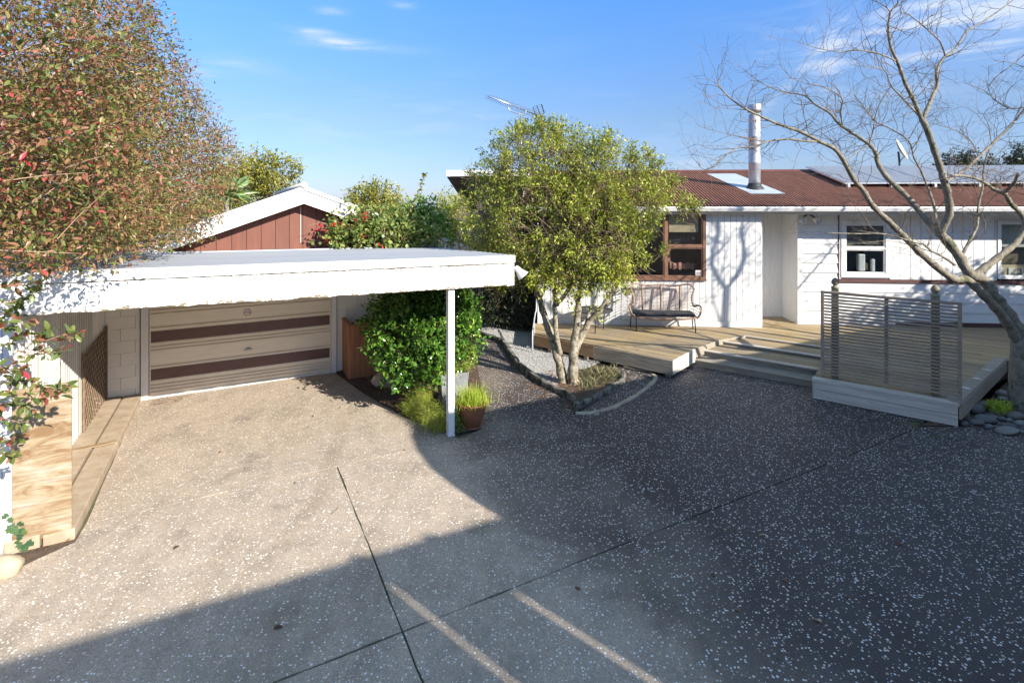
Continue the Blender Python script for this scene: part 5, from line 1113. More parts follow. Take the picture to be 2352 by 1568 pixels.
for (u, v), lb in (((760, 1180), 'short dry twig on bright concrete left of the long joint'), ((1476, 1405), 'short forked dry twig on the shaded slab at right'), ((1890, 1300), 'thin pale twig on dark concrete under the deck box'), ((1800, 1515), 'bent dark twig near the bottom edge of driveway')):
    p = G(u, v, .006); a = rnd.random() * 3; b = MB(); b.tube([(0, 0, 0), (.06 * math.cos(a), .06 * math.sin(a), .005), (.13 * math.cos(a + .2), .13 * math.sin(a + .2), .002)], [.003, .0025, .0015], 5); o = b.build('fallen_twig', M_BARK, None); o.location = p; tag(o, lb, 'twig', 'fallen twigs on the driveway')

# ---------------------------------------------------------------- river stones
SL = [(430, 840, 300, 200, 'large dark river stone leaning against the deck edge'), (545, 785, 250, 170, 'dark river stone just behind the large one at the deck edge'), (580, 1020, 370, 150, 'long blue-grey river stone in front of the two dark leaning stones'), (430, 1065, 290, 100, 'flat grey river stone wedged below the deck post block'),
      (220, 1095, 190, 100, 'greenish round river stone closest to the white deck box'), (650, 1150, 150, 100, 'small upright stone with a pale sunlit tip'), (710, 975, 240, 80, 'light brown flat stone behind the long blue-grey one'), (790, 1150, 140, 50, 'small flat stone between the pale-tipped stone and the longest stone'),
      (965, 1215, 420, 95, 'longest flat river stone, lying along the concrete edge'), (885, 1010, 150, 85, 'brownish round stone right of the lime plant'), (1020, 1035, 110, 75, 'small dark stone beside the brownish round one'), (1110, 950, 330, 130, 'broad pitted grey boulder at the foot of bare tree'),
      (1210, 1090, 200, 110, 'green-grey rounded stone at the right frame edge'), (1010, 1135, 270, 85, 'flat stone stacked behind the longest stone'), (1235, 1185, 150, 60, 'slim bluish stone under the green-grey one'), (1250, 1240, 120, 80, 'small stone at the right end of the longest stone'),
      (870, 565, 200, 130, 'dark stone deep in shade beside the trunk'), (905, 650, 200, 60, 'flat stone leaning below the shaded dark stone')]
for i, (x, y, w, h, lb) in enumerate(SL):
    u, v = 2186.7 + .1289 * x, 826.9 + .1289 * (y + h * .35); p = G(u, v, .03); m_ = .1289 / F * p.y
    rock('river_stone', lb, 'stone', (p.x, p.y, h * m_ * .36), w * m_ * .5, w * m_ * .34, h * m_ * .52, M_RIVER, i * 1.3 + 2, rnd.uniform(-.3, .3), .05, 'river stones round the bare tree')
for i in range(26):     # the rest of the border, running out of the picture
    q = scatter_in([cw(7.8, .25), cw(9.4, .1), cw(10.6, 2.3), cw(9.0, 2.6)], 1)[0]
    if q[0] / q[1] < .985: continue
    rock('river_stone', 'grey river stone in the border running on behind the bare tree', 'stone', (q[0], q[1], .04), rnd.uniform(.08, .14), rnd.uniform(.06, .1), .055, M_RIVER, i * 2.1, rnd.random() * 3, .05, 'river stones behind the bare tree')
lg = thing('lime_ground_plant', 'bright lime tufted plant between stones and bare tree', 'plant', G(2296, 945))
crown('foliage', [(2290, 936, 7.95, .10, .6), (2305, 934, 8.0, .10, .6), (2276, 932, 8.0, .07, .6)], 70, 16, .035, .35, ML_LIME, lg, .05, shell=.3, upb=.8)
bl_ = thing('timber_block', 'short mossy timber block standing under the deck edge', 'block', G(2220, 962)); b = MB(); b.box((-.05, .0, 0), (.05, .08, .17)); b.build('timber', M_POSTW, bl_, bevel=.005)

# ================================================================ TREES AND SHRUBS
# multi-stemmed green tree in the gravel bed
gtree = thing('green_tree', 'multi-stemmed olive-green tree in the gravel bed by the deck', 'tree', G(1297, 885))
def z4(x, y, Y): return D(1010.7 + .3125 * x, 588 + .3125 * y, Y)
stems = [([(905, 945, 9.42), (895, 860, 9.40), (850, 690, 9.42), (780, 480, 9.5), (730, 320, 9.6), (680, 180, 9.7), (620, 60, 9.8), (560, -60, 9.9)], .105, .03),
         ([(880, 730, 9.42), (855, 600, 9.3), (848, 470, 9.3), (845, 340, 9.25), (835, 200, 9.3), (760, 130, 9.4), (700, 0, 9.4)], .062, .02),
         ([(848, 360, 9.26), (900, 310, 9.2), (950, 240, 9.1), (1010, 120, 9.1), (1030, 0, 9.1)], .05, .02),
         ([(985, 945, 9.35), (975, 860, 9.33), (985, 700, 9.3), (990, 600, 9.3), (1015, 430, 9.3), (1015, 320, 9.3), (1040, 190, 9.2), (1090, 60, 9.1), (1110, -60, 9.1)], .115, .03),
         ([(990, 690, 9.35), (1040, 590, 9.5), (1100, 480, 9.5), (1180, 390, 9.4), (1260, 280, 9.4), (1310, 180, 9.4), (1340, 60, 9.4), (1400, -80, 9.4)], .075, .03),
         ([(1180, 390, 9.4), (1250, 350, 9.3), (1320, 320, 9.2)], .03, .012), ([(1040, 240, 9.2), (1140, 180, 9.0), (1230, 90, 8.9), (1300, 0, 8.9)], .035, .015), ([(730, 320, 9.6), (770, 240, 9.4), (800, 120, 9.3), (790, 0, 9.3)], .03, .012), ([(1060, 560, 9.5), (1090, 430, 9.7), (1150, 300, 9.9), (1180, 150, 9.9)], .03, .012)]
b = MB()
for pts, r0, r1 in stems:
    c = catmull([z4(*p) for p in pts], 4); c = [p + Vector(tuple(rng.normal(size=3) * .006)) for p in c]; m = len(c); rr = [(r0 + (r1 - r0) * (i / (m - 1)) ** .7) * (1 + .10 * math.sin(i * 1.9)) for i in range(m)]; b.tube(c, rr, 10)
b.build('trunk', M_BARK2, gtree, world=True)
GB = [(1215, 392, 9.5, .90), (1300, 385, 9.4, .80), (1395, 425, 9.4, .84), (1453, 465, 9.3, .62), (1140, 480, 9.6, .62), (1250, 500, 9.1, .92), (1370, 520, 9.0, .85), (1413, 545, 9.2, .52), (1262, 600, 9.0, .50), (1175, 545, 9.4, .52), (1345, 600, 9.2, .50), (1235, 330, 9.5, .45), (1478, 410, 9.4, .38), (1508, 462, 9.3, .26), (1110, 430, 9.6, .32), (1350, 360, 9.4, .40), (1105, 540, 9.6, .36), (1130, 610, 9.6, .30), (1185, 630, 9.3, .34), (1300, 640, 9.1, .36), (1390, 640, 9.2, .36), (1410, 612, 9.3, .30), (1453, 535, 9.3, .30)]
crown('foliage', GB, 2600, 18, .060, .42, ML_TREE, gtree, .11, upb=.5, shell=.62, twmat=M_TWIGT, twr=.0045, twlen=.42, clumptone=.55, Lj=.45, tonef=lambda t, P: np.clip(t - .22 * (np.sin(P[:, 0] * 3.1 + 1) * np.sin(P[:, 2] * 2.7) > .25) * rng.random(len(t)), 0, 1))
GS = [(u, v, 9.3, r) for u, v, r in ((1250, 285, .13), (1195, 305, .12), (1283, 292, .10), (1395, 320, .13), (1490, 352, .09), (1506, 372, .10), (1548, 420, .13), (1600, 478, .10), (1575, 470, .15), (1132, 335, .09), (1088, 398, .11), (1062, 470, .12), (1070, 545, .12), (1520, 575, .09), (1150, 655, .14), (1475, 600, .10), (1440, 660, .12), (1330, 352, .10), (1160, 380, .2), (1450, 365, .12), (1570, 500, .08))]
crown('sprigs', GS, 330, 14, .062, .40, ML_TREE, gtree, .10, upb=1.0, shell=.15, twmat=M_TWIGT, twr=.004, twlen=.30, clumptone=.3)
crown('foliage', [(1240, 640, 8.95, .22, .8), (1275, 655, 8.9, .16, 1), (1330, 660, 8.9, .2, 1), (1420, 620, 9.1, .25, 1), (1350, 700, 9.0, .08, 1), (1375, 718, 9.0, .08), (1325, 718, 9.1, .06, 1)], 130, 12, .07, .42, ML_TREE, gtree, .09, upb=.5, shell=.3, tonef=lambda t, P: .55 + t * .3, twmat=M_TWIGG, twr=.003, twlen=.2)
lines = []
for i in range(320):
    C, U = in_blobs(GB, 1, .5); C = C[0]; root = np.array(tuple(z4(*stems[rnd.choice([0, 1, 3, 4, 6])][0][-1]))); root = root + (C - root) * .15; mid = (root + C) / 2 + rng.normal(size=3) * .12; lines.append((catmull([root, mid, C], 3), .012, .003))
twigs('branch', lines, M_TWIGG, gtree, 4)

# red-tinged shrub hanging over the carport from the left
ph = thing('red_leaf_shrub', 'tall red-tinged leafy shrub hanging over the carport roof', 'shrub', CF.w(-3.9, 4.2))
PB = [(40, 150, 4.7, 1.10), (40, 420, 4.6, 1.05), (130, 120, 6.2, 1.10), (235, 60, 7.0, .48), (265, 270, 7.2, 1.0), (200, 400, 6.4, 1.15), (370, 395, 8.0, .98), (440, 430, 8.7, .62), (455, 350, 8.8, .52), (390, 490, 7.9, .58), (290, 510, 6.8, .62), (130, 530, 5.4, .75), (30, 590, 4.7, .45), (150, 580, 5.3, .36), (365, 255, 7.8, .48), (300, 150, 7.3, .48), (500, 345, 9.2, .20), (60, 260, 5.5, 1.2), (330, 550, 6.6, .28), (440, 535, 8.3, .26), (235, 565, 6.0, .3)]
def keep_ph(P):
    d = P - np.array(CF.o); p = d @ np.array(CF.x); q = d @ np.array(CF.y); z = P[:, 2]; return ~((q > 2.75) & (z < 2.60 + np.maximum(0, -p) * .014)) & ~((q <= 2.92) & (z < 2.60) & (p > -3.15)) & ~((q <= 2.75) & (z < 2.15)) & ~((q > 6.4) & (z < 3.65 - abs(p - .04) * .375))
crown('foliage', PB, 5200, 17, .053, .40, ML_PHOT, ph, .17, upb=.25, shell=.35, keep=keep_ph, clumptone=.45, Lj=.45)
PS = [(345, 40, 7.2, .12), (385, 95, 7.5, .13), (410, 160, 7.8, .12), (440, 215, 8.0, .14), (470, 270, 8.4, .13), (500, 310, 8.8, .12), (535, 352, 9.2, .12), (515, 385, 9.2, .13), (490, 430, 9.0, .13), (330, 15, 7.0, .12), (425, 185, 7.9, .12), (455, 240, 8.2, .12)]
crown('sprays', PS, 150, 15, .053, .40, ML_PHOT, ph, .15, upb=.3, shell=.1, clumptone=.3, twmat=M_TWIG, twr=.003, twlen=.5)
lines = []
for i in range(520):
    C, U = in_blobs(PB, 1, .55); C = C[0]; root = np.array(tuple(CF.w(-4.2 + rnd.uniform(-.5, .6), 3.5 + rnd.uniform(-1.2, 2.0), rnd.uniform(2.6, 4.2)))); mid = root + (C - root) * .55 + np.array([0, 0, .25]) + rng.normal(size=3) * .10; en = C + (C - mid) * .12
    a_ = root + (C - root) * rnd.uniform(.3, .6)
    pts = [a_, mid if rnd.random() < .2 else (a_ + C) / 2 + rng.normal(size=3) * .05, en]
    if keep_ph(np.array([pts[0], pts[-1]])).all(): lines.append((catmull(pts, 3),   .004 + .005 * rnd.random(), .0015))
twigs('stem', lines, M_TWIG, ph, 4)
b = MB()
for dx in (-.3, 0, .35): b.tube(catmull([CF.w(-3.9 + dx, 4.2, -.02), CF.w(-3.95 + dx, 4.3, 1.3), CF.w(-3.8 + dx * 2, 4.4, 2.8), CF.w(-3.3 + dx * 3, 4.8, 4.4)]), [.06 - .003 * i for i in range(13)], 8)
b.build('trunk', M_BARK, ph, world=True)
# sprigs hanging in front of the fascia and plywood
SP = [[(-25, 845), (32, 839), (81, 797), (98, 780), (112, 757)], [(90, 788), (141, 771), (183, 764)], [(60, 815), (100, 812), (150, 805)], [(-25, 760), (20, 750), (62, 737)], [(-25, 888), (30, 872), (80, 880), (112, 900), (158, 884)], [(-25, 935), (20, 925), (60, 930), (78, 952)], [(-25, 1010), (20, 1012), (52, 1002)], [(-25, 905), (40, 905), (100, 912), (138, 905)],
      [(-25, 970), (15, 962), (56, 975)], [(-25, 700), (40, 690), (85, 668)], [(-25, 860), (20, 850), (50, 850)], [(-25, 800), (18, 790), (60, 770)], [(-25, 735), (30, 720), (50, 700)], [(-25, 660), (50, 655), (108, 640)], [(-25, 1045), (10, 1040), (30, 1050)], [(-25, 640), (60, 625), (120, 615)]]
lines = []; LP, LD = [], []
for s_ in SP:
    Y = 4.45 + rnd.uniform(-.25, .1); c = catmull([D(u, v, Y + rnd.uniform(-.05, .05)) for u, v in s_], 5); lines.append((c, .0045, .0018))
    for i in range(2, len(c)):
        d_ = np.array(c[i] - c[i - 1]); d_ /= np.linalg.norm(d_)
        for k in range(3):
            if rnd.random() < .95: LP.append(tuple(np.array(c[i]) + rng.normal(size=3) * .008)); LD.append(d_ * .6 + rng.normal(size=3) * .75 + np.array([0, -.1, -.05]))
leaves('large_leaf_spray', LP, LD, rng.uniform(.055, .10, len(LP)), .46, ML_PHOT, ph, np.clip(np.concatenate([rng.random(int(len(LP) * .78)) * .35, .6 + rng.random(len(LP) - int(len(LP) * .78)) * .4]), 0, 1)[rng.permutation(len(LP))], T_OVAL)
twigs('hanging_twig', lines, M_TWIG, ph, 5)
# bigger bright leaves towards the camera
C, U = in_blobs([(30, 250, 4.0, .7), (60, 420, 3.9, .6), (110, 520, 4.3, .45), (20, 560, 4.0, .4), (60, 80, 4.2, .7), (170, 430, 4.8, .5), (110, 330, 4.4, .6)], 1500, .5); C = C[keep_ph(C)]
leaves('large_leaf_spray', C, rng.normal(size=(len(C), 3)) + np.array([.5, -.2, .2]), rng.uniform(.05, .085, len(C)), .40, ML_PHOT, ph, rng.random(len(C)), T_OVAL)
lines = []
for i in range(36):
    a_ = C[rng.integers(len(C))]; dd = np.array([.8, .1, .45]) + rng.normal(size=3) * .25; lines.append((catmull([a_ - dd * .25, a_ + rng.normal(size=3) * .02, a_ + dd * .25], 3), .0055, .002))
twigs('stem', lines, M_TWIG, ph, 5)

# flowering vine on the garage front, and evergreen beside it
vi = thing('flowering_vine', 'green vine with red flowers sprawling over the carport rear edge', 'vine', CF.w(3.4, 6.4))
VB = [(680, 560, 10.0, .12), (730, 550, 10.0, .18), (775, 538, 10.0, .22), (830, 530, 10.1, .27), (885, 532, 10.2, .27), (935, 538, 10.4, .27), (850, 502, 10.2, .13), (905, 500, 10.4, .14), (990, 540, 10.5, .24), (775, 508, 10.0, .11), (650, 564, 10.0, .08), (812, 492, 10.1, .09)]
keep_v = lambda P: (P[:, 2] > 2.36) & ~(((P - np.array(CF.o)) @ np.array(CF.y) > 6.58) & ((P - np.array(CF.o)) @ np.array(CF.x) < 3.4) & (P[:, 2] < 3.6 - abs((P - np.array(CF.o)) @ np.array(CF.x) - .04) * .375))
crown('foliage', VB, 420, 11, .082, .72, ML_VINE, vi, .15, tmpl=T_OVAL, keep=keep_v, shell=.3, twmat=M_TWIG, twr=.004, twlen=.3, clumptone=.2)
ft = [(1035, 430), (1045, 490), (1075, 460), (955, 500), (710, 565), (745, 550), (825, 570), (505, 615), (615, 620), (612, 715), (615, 740), (555, 555), (1230, 785), (1005, 675), (1060, 440), (600, 610), (690, 560)]
P = []; 
for x, y in ft:
    c0 = np.array(tuple(D(624.8 + .2031 * x, 404.3 + .2031 * y, 9.72)))
    for k in range(6): P.append(c0 + rng.normal(size=3) * .018)
leaves('flower', P, rng.normal(size=(len(P), 3)) + np.array([0, -.8, .2]), .05, .8, ML_FLOWER, vi)
twigs('stem', [(catmull([D(925, 520, 10.3), D(938, 490, 10.3), D(952, 460, 10.2), D(963, 438, 10.2), D(972, 408, 10.2), D(978, 398, 10.2)], 4), .012, .003), (catmull([D(770, 520, 10), D(740, 512, 9.8), D(708, 518, 9.7)], 4), .006, .002), (catmull([CF.w(3.4, 6.4, 0), CF.w(3.3, 6.3, 1.5), CF.w(3.0, 6.35, 2.6)], 4), .05, .02)], M_TWIG, vi, 6)
c = catmull([D(925, 520, 10.3), D(938, 490, 10.3), D(952, 460, 10.2), D(963, 438, 10.2), D(972, 408, 10.2), D(978, 398, 10.2)], 8)
leaves('sprout_leaf', [tuple(p) for p in c[8:] for _ in (0, 1)], rng.normal(size=(2 * len(c[8:]), 3)), .07, .65, ML_VINE, vi, tmpl=T_OVAL)
ev = thing('evergreen_bush', 'bright glossy evergreen bush behind the carport roof corner', 'bush', (D(965, 500, 11.4).x, 11.4, 0))
crown('foliage', [(945, 520, 11.2, .34), (975, 500, 11.3, .34), (995, 530, 11.3, .36), (960, 480, 11.3, .16), (985, 470, 11.3, .14), (930, 500, 11.2, .2), (1000, 560, 11.2, .4), (950, 570, 11.1, .4)], 330, 13, .095, .42, ML_CAM, ev, .13, tmpl=T_KITE, shell=.5, upb=1.0, tonef=lambda t, P: .55 + t * .45, twmat=M_TWIGG, twlen=.3)
twigs('trunk', [(catmull([Vector((D(965, 500, 11.4).x, 11.4, 0)), D(965, 600, 11.3), D(970, 520, 11.3)]), .05, .02)], M_BARK, ev, 8, None)
g2 = thing('pale_bush', 'loose pale green bush against the left end of the house', 'bush', (D(1030, 520, 12.2).x, 12.2, 0))
crown('foliage', [(1030, 500, 12.2, .45), (1055, 540, 12.1, .5), (1025, 470, 12.2, .26), (1040, 590, 12.0, .5), (1085, 570, 11.8, .5), (1010, 560, 12.1, .3), (1100, 610, 11.8, .4)], 420, 14, .075, .45, ML_TREE, g2, .14, tmpl=T_KITE, shell=.4, upb=.5, tonef=lambda t, P: .2 + t * .75, twmat=M_TWIGG, twlen=.3)
twigs('trunk', [(catmull([Vector((D(1030, 520, 12.2).x, 12.2, 0)), D(1032, 600, 12.2), D(1035, 520, 12.2)]), .05, .02)], M_BARK, g2, 8, None)
dh = thing('dark_hedge', 'dark green hedge filling the gap at the end of path', 'hedge', G(1160, 745))
crown('foliage', [(1120, 690, 14.2, .85), (1180, 700, 14.0, .75), (1215, 700, 13.6, .55), (1150, 630, 14.5, .9), (1210, 630, 14.2, .7), (1100, 640, 14.6, .8), (1230, 640, 13.9, .5), (1170, 560, 14.8, .8), (1120, 730, 14.0, .45), (1190, 735, 13.6, .38), (1225, 730, 13.4, .3)], 1500, 13, .085, .36, ML_DARK, dh, .2, shell=.5, upb=.2, twmat=M_TWIGG, twlen=.3, keep=lambda P: P[:, 2] > .02)
twigs('trunk', [(catmull([D(u, 752, 14.3) , D(u, 690, 14.4), D(u + 6, 620, 14.5)]), .06, .03) for u in (1110, 1150, 1190, 1220)], M_BARK, dh, 8, None)
for i, (u, v, Y, bl, L, mt, lb, nm, n_) in enumerate([
    (855, 520, 24, [(835, 470, 24, .9), (870, 465, 24, 1.0), (895, 485, 24, .9), (820, 490, 24, .7), (855, 500, 24, 1.1), (905, 505, 24, .8)], .16, ML_GOLD, 'rounded golden-green tree beyond the right slope of garage roof', 'rounded_tree', 420),
    (620, 480, 19, [(560, 400, 19, .75), (600, 395, 19, .75), (640, 400, 19, .75), (590, 430, 19, .9), (640, 430, 19, .7), (550, 440, 19, .9), (670, 390, 19, .35), (600, 370, 19, .4), (510, 440, 19, .9)], .13, ML_GOLD, 'feathery golden tree beyond the left slope of garage roof', 'feathery_tree', 520),
    (2215, 400, 34, [(2200, 375, 34, .8), (2190, 400, 34, 1.0), (2225, 395, 34, .9), (2260, 390, 34, .6), (2290, 395, 34, .5)], .2, ML_DARK, 'dark distant tree behind the solar panels', 'distant_tree', 260),
    (2330, 400, 34, [(2335, 365, 34, .6), (2325, 385, 34, .7), (2350, 380, 34, 1.0), (2340, 400, 34, 1.0), (2380, 370, 34, 1.4)], .2, ML_DARK, 'dark distant tree at the right frame edge behind the roof', 'distant_tree', 260),
    (300, 600, 14, [(330, 500, 14, 1.3), (250, 480, 14, 1.5), (420, 540, 14, .8), (470, 500, 14.5, .7), (150, 480, 13, 1.6), (500, 480, 15, .5)], .13, ML_GOLD, 'leafy green shrub behind the red-tinged shrub left of the garage', 'leafy_shrub', 600)]):
    t_ = thing(nm, lb, 'tree' if 'tree' in nm else 'shrub', (D(u, v, Y).x, Y, 0)); crown('foliage', bl, n_, 15, L, .45, mt, t_, L * 1.6, shell=.4, upb=.4, twmat=M_TWIGG, twr=.01, twlen=L * 3)
    twigs('trunk', [(catmull([Vector((D(u, v, Y).x, Y, 0)), Vector((D(u, v, Y).x, Y, 2)), D(u, v, Y)]), .16, .08)], M_BARK, t_, 8, None)
# yucca
yc = D(522, 452, 12.6); yu = thing('yucca', 'spiky yucca head rising behind the garage roof edge', 'yucca', (yc.x, yc.y, 0))
dirs = []; n = 260
for i in range(n):
    d_ = rng.normal(size=3); d_ /= np.linalg.norm(d_)
    if d_[2] < -.35: d_[2] = -d_[2]
    dirs.append(d_)
dirs = np.array(dirs); leaves('spiky_leaves', np.array(tuple(yc)) + dirs * .05, dirs, rng.uniform(.5, .78, n), .075, ML_YUC, yu, tmpl=T_BLADE, kind='stuff')
b = MB(); b.tube([(0, 0, 0), (.05, 0, 1.6), (0, 0, yc.z)], [.12, .10, .08], 10); b.build('trunk', M_BARK, yu)

# ---------------------------------------------------------------- bare tree at the right
bt = thing('bare_tree', 'leafless branching tree with smooth grey bark beside the deck', 'tree', G(2343, 934))
def A1(x, y, Y): return D(1561.9 + .33595 * x, .33595 * y, Y)
def A6(x, y, Y): return D(1607.9 + .3164 * x, 367.5 + .3164 * y, Y)
def A7(x, y, Y): return D(1800.8 + .2929 * x, 597.2 + .2929 * y, Y)
base = G(2346, 938)
LIMBS = [
 ('trunk', [base + Vector((0, 0, -.05)), A7(1868, 1000, 8.25), A7(1865, 800, 8.28), A7(1862, 620, 8.3)], 0.2042, 0.1320),
 ('limb', [A7(1850, 690, 8.3), A7(1790, 560, 8.27), A7(1680, 400, 8.2), A7(1560, 270, 8.15), A7(1430, 150, 8.1), A6(1830, 860, 8.05), A6(1640, 710, 8.0), A6(1480, 555, 7.9), A6(1390, 465, 7.85), A6(1260, 340, 7.8), A6(1180, 215, 7.7), A1(1190, 1230, 7.6), A1(1080, 1040, 7.5), A1(960, 970, 7.4), A1(820, 900, 7.3), A1(690, 855, 7.25), A1(560, 800, 7.2), A1(440, 740, 7.1), A1(330, 660, 7.1), A1(265, 580, 7.1), A1(268, 540, 7.1)], 0.0805, 0.0054),
 ('limb', [A7(1880, 640, 8.3), A7(1800, 480, 8.35), A7(1680, 320, 8.4), A7(1560, 150, 8.45), A6(1960, 830, 8.45), A6(1860, 670, 8.5), A6(1740, 530, 8.5)], 0.1050, 0.0700),
 ('limb', [A6(1740, 540, 8.5), A6(1640, 430, 8.6), A6(1500, 265, 8.7), A6(1360, 130, 8.8), A6(1290, 20, 8.9), A1(1340, 1050, 8.9), A1(1290, 985, 8.95), A1(1180, 910, 9.0), A1(1090, 850, 9.0), A1(1020, 770, 9.1), A1(930, 720, 9.1), A1(850, 655, 9.1), A1(700, 625, 9.2), A1(570, 575, 9.2), A1(440, 480, 9.2)], 0.0595, 0.0045),
 ('limb', [A6(1740, 530, 8.5), A6(1805, 400, 8.4), A6(1800, 260, 8.3), A6(1765, 130, 8.2), A1(1790, 1180, 8.2), A1(1740, 1030, 8.1), A1(1690, 890, 8.0), A1(1655, 820, 8.0)], 0.0665, 0.0434),
 ('limb', [A1(1655, 825, 8.0), A1(1600, 690, 7.9), A1(1540, 570, 7.8), A1(1490, 430, 7.7), A1(1440, 320, 7.6), A1(1425, 200, 7.55), A1(1440, 85, 7.5), A1(1490, 20, 7.45), A1(1485, -60, 7.4)], 0.0364, 0.0090),
 ('limb', [A1(1440, 85, 7.5), A1(1390, 35, 7.5), A1(1310, 0, 7.5)], 0.0096, 0.0054),
 ('limb', [A1(1660, 825, 8.0), A1(1720, 670, 8.1), A1(1758, 590, 8.2), A1(1755, 490, 8.2), A1(1800, 400, 8.3), A1(1880, 335, 8.4), A1(1960, 220, 8.5), A1(2070, 150, 8.6), A1(2200, 60, 8.7), A1(2320, -30, 8.8)], 0.0350, 0.0090),
 ('limb', [A1(1470, 415, 7.65), A1(1380, 375, 7.5), A1(1290, 352, 7.4), A1(1180, 345, 7.3), A1(1110, 358, 7.3), A1(1010, 345, 7.2), A1(900, 320, 7.2), A1(815, 288, 7.1)], 0.0144, 0.0036),
 ('limb', [A1(1640, 800, 8.0), A1(1530, 680, 7.8), A1(1445, 590, 7.6), A1(1405, 490, 7.5), A1(1330, 465, 7.4), A1(1250, 450, 7.3)], 0.0176, 0.0036),
 ('limb', [A1(1815, 385, 8.3), A1(1780, 290, 8.2), A1(1720, 230, 8.1), A1(1640, 160, 8.0), A1(1550, 92, 7.9), A1(1508, 92, 7.9), A1(1520, 0, 7.8)], 0.0144, 0.0045),
 ('limb', [A6(1975, 850, 8.45), A6(2080, 770, 8.5), A6(2200, 680, 8.55), A6(2300, 590, 8.6), A6(2360, 480, 8.6), A6(2330, 390, 8.6), A6(2260, 320, 8.5), A6(2210, 245, 8.4), A6(2130, 210, 8.3), A6(2050, 155, 8.2), A6(1940, 120, 8.1), A6(1820, 112, 8.0)], 0.0665, 0.0180),
 ('limb', [A6(2130, 215, 8.3), A6(2200, 235, 8.2), A6(2250, 200, 8.1), A6(2290, 150, 8.0), A6(2312, 95, 7.95)], 0.0315, 0.0238),
 ('limb', [A6(1890, 715, 8.5), A6(1950, 600, 8.6), A6(2010, 480, 8.7), A6(2020, 340, 8.8), A6(2050, 200, 8.9), A1(2080, 1130, 9.0), A1(2130, 980, 9.1)], 0.0315, 0.0108),
 ('limb', [A6(1740, 200, 8.3), A6(1830, 130, 8.5), A1(1960, 1150, 8.6), A1(2050, 1065, 8.7), A1(2150, 970, 8.8), A1(2250, 870, 8.9), A1(2320, 790, 9.0), A1(2400, 690, 9.0)], 0.0315, 0.0162),
 ('limb', [A6(1715, 470, 8.5), A6(1700, 340, 8.7), A6(1650, 190, 8.9), A6(1600, 70, 9.0), A1(1600, 1080, 9.1), A1(1560, 960, 9.1), A1(1400, 860, 9.1), A1(1330, 830, 9.1), A1(1250, 720, 9.1), A1(1190, 650, 9.2)], 0.0252, 0.0054),
 ('limb', [A1(1330, 840, 9.1), A1(1310, 940, 9.1), A1(1295, 985, 8.95)], 0.0112, 0.0144), ('limb', [A1(1325, 830, 9.1), A1(1360, 720, 9.0), A1(1420, 620, 8.9), A1(1470, 560, 8.8)], 0.0104, 0.0045),
 ('limb', [A1(1110, 870, 9.0), A1(1100, 760, 8.9), A1(1110, 680, 8.8), A1(1050, 630, 8.8), A1(960, 590, 8.7), A1(860, 570, 8.7), A1(760, 530, 8.6), A1(680, 440, 8.6)], 0.0144, 0.0036), ('limb', [A1(1040, 625, 8.8), A1(1045, 550, 8.8), A1(1105, 480, 8.8)], 0.0064, 0.0027), ('limb', [A1(860, 655, 9.1), A1(865, 600, 9.1), A1(920, 570, 9.1), A1(985, 515, 9.1)], 0.0072, 0.0027),
 ('limb', [A1(950, 970, 7.4), A1(850, 965, 7.3), A1(750, 952, 7.2), A1(620, 962, 7.15), A1(560, 985, 7.1), A1(480, 1005, 7.1), A1(390, 1015, 7.05), A1(300, 1070, 7.0), A1(240, 1130, 7.0), A1(168, 1160, 7.0), A1(110, 1105, 7.0)], 0.0176, 0.0045),
 ('limb', [A1(570, 970, 7.1), A1(470, 945, 7.1), A1(360, 925, 7.1), A1(230, 890, 7.1), A1(125, 862, 7.1)], 0.0080, 0.0027),
 ('limb', [A6(1850, 760, 8.2), A6(1760, 700, 8.1), A6(1680, 660, 8.0), A6(1620, 610, 7.9), A6(1560, 600, 7.8), A6(1360, 540, 7.6), A6(1160, 535, 7.5), A6(915, 530, 7.4)], 0.0240, 0.0054),
 ('limb', [A6(1740, 690, 8.1), A6(1600, 640, 8.0), A6(1400, 590, 7.9), A6(1200, 600, 7.8), A6(980, 632, 7.7)], 0.0080, 0.0027), ('limb', [A6(1370, 540, 7.6), A6(1250, 525, 7.6), A6(1120, 510, 7.6)], 0.0056, 0.0027),
 ('limb', [A1(2352, 735, 9.0), A1(2250, 740, 9.1), A1(2160, 690, 9.1), A1(2080, 620, 9.2), A1(1950, 570, 9.2)], 0.0144, 0.0045), ('limb', [A1(2400, 330, 9.0), A1(2290, 430, 9.1), A1(2170, 520, 9.1), A1(2110, 600, 9.2), A1(2150, 690, 9.2)], 0.0096, 0.0045), ('limb', [A1(2420, 500, 9.0), A1(2300, 440, 9.1), A1(2150, 415, 9.1)], 0.0096, 0.0036),
 ('limb', [A1(2040, 1070, 8.7), A1(2000, 980, 8.8), A1(1910, 905, 8.8), A1(1820, 870, 8.8), A1(1700, 840, 8.8)], 0.0112, 0.0045), ('limb', [A1(2130, 985, 8.8), A1(2110, 860, 8.8), A1(2070, 780, 8.8)], 0.0080, 0.0036),
 ('limb', [A1(1290, 990, 8.95), A1(1190, 1060, 8.8), A1(1110, 1100, 8.7), A1(1090, 1000, 8.6), A1(1040, 930, 8.6)], 0.0096, 0.0036),
]
TW = []
def grow(p, d, L, r, lev):
    p = np.array(p, float); pts = [p.copy()]; k = max(3, int(L / .09)); d = d / np.linalg.norm(d)
    for i in range(k):
        d = d + rng.normal(size=3) * .26 + np.array([0, 0, .035]); d /= np.linalg.norm(d); p = p + d * L / k; pts.append(p.copy())
        if lev > 0 and i > 0 and rng.random() < .48:
            nd = d + rng.normal(size=3) * .75 ; grow(p, nd, L * rng.uniform(.35, .6), r * .62, lev - 1)
    TW.append(([Vector(q) for q in pts], r, r * .35))
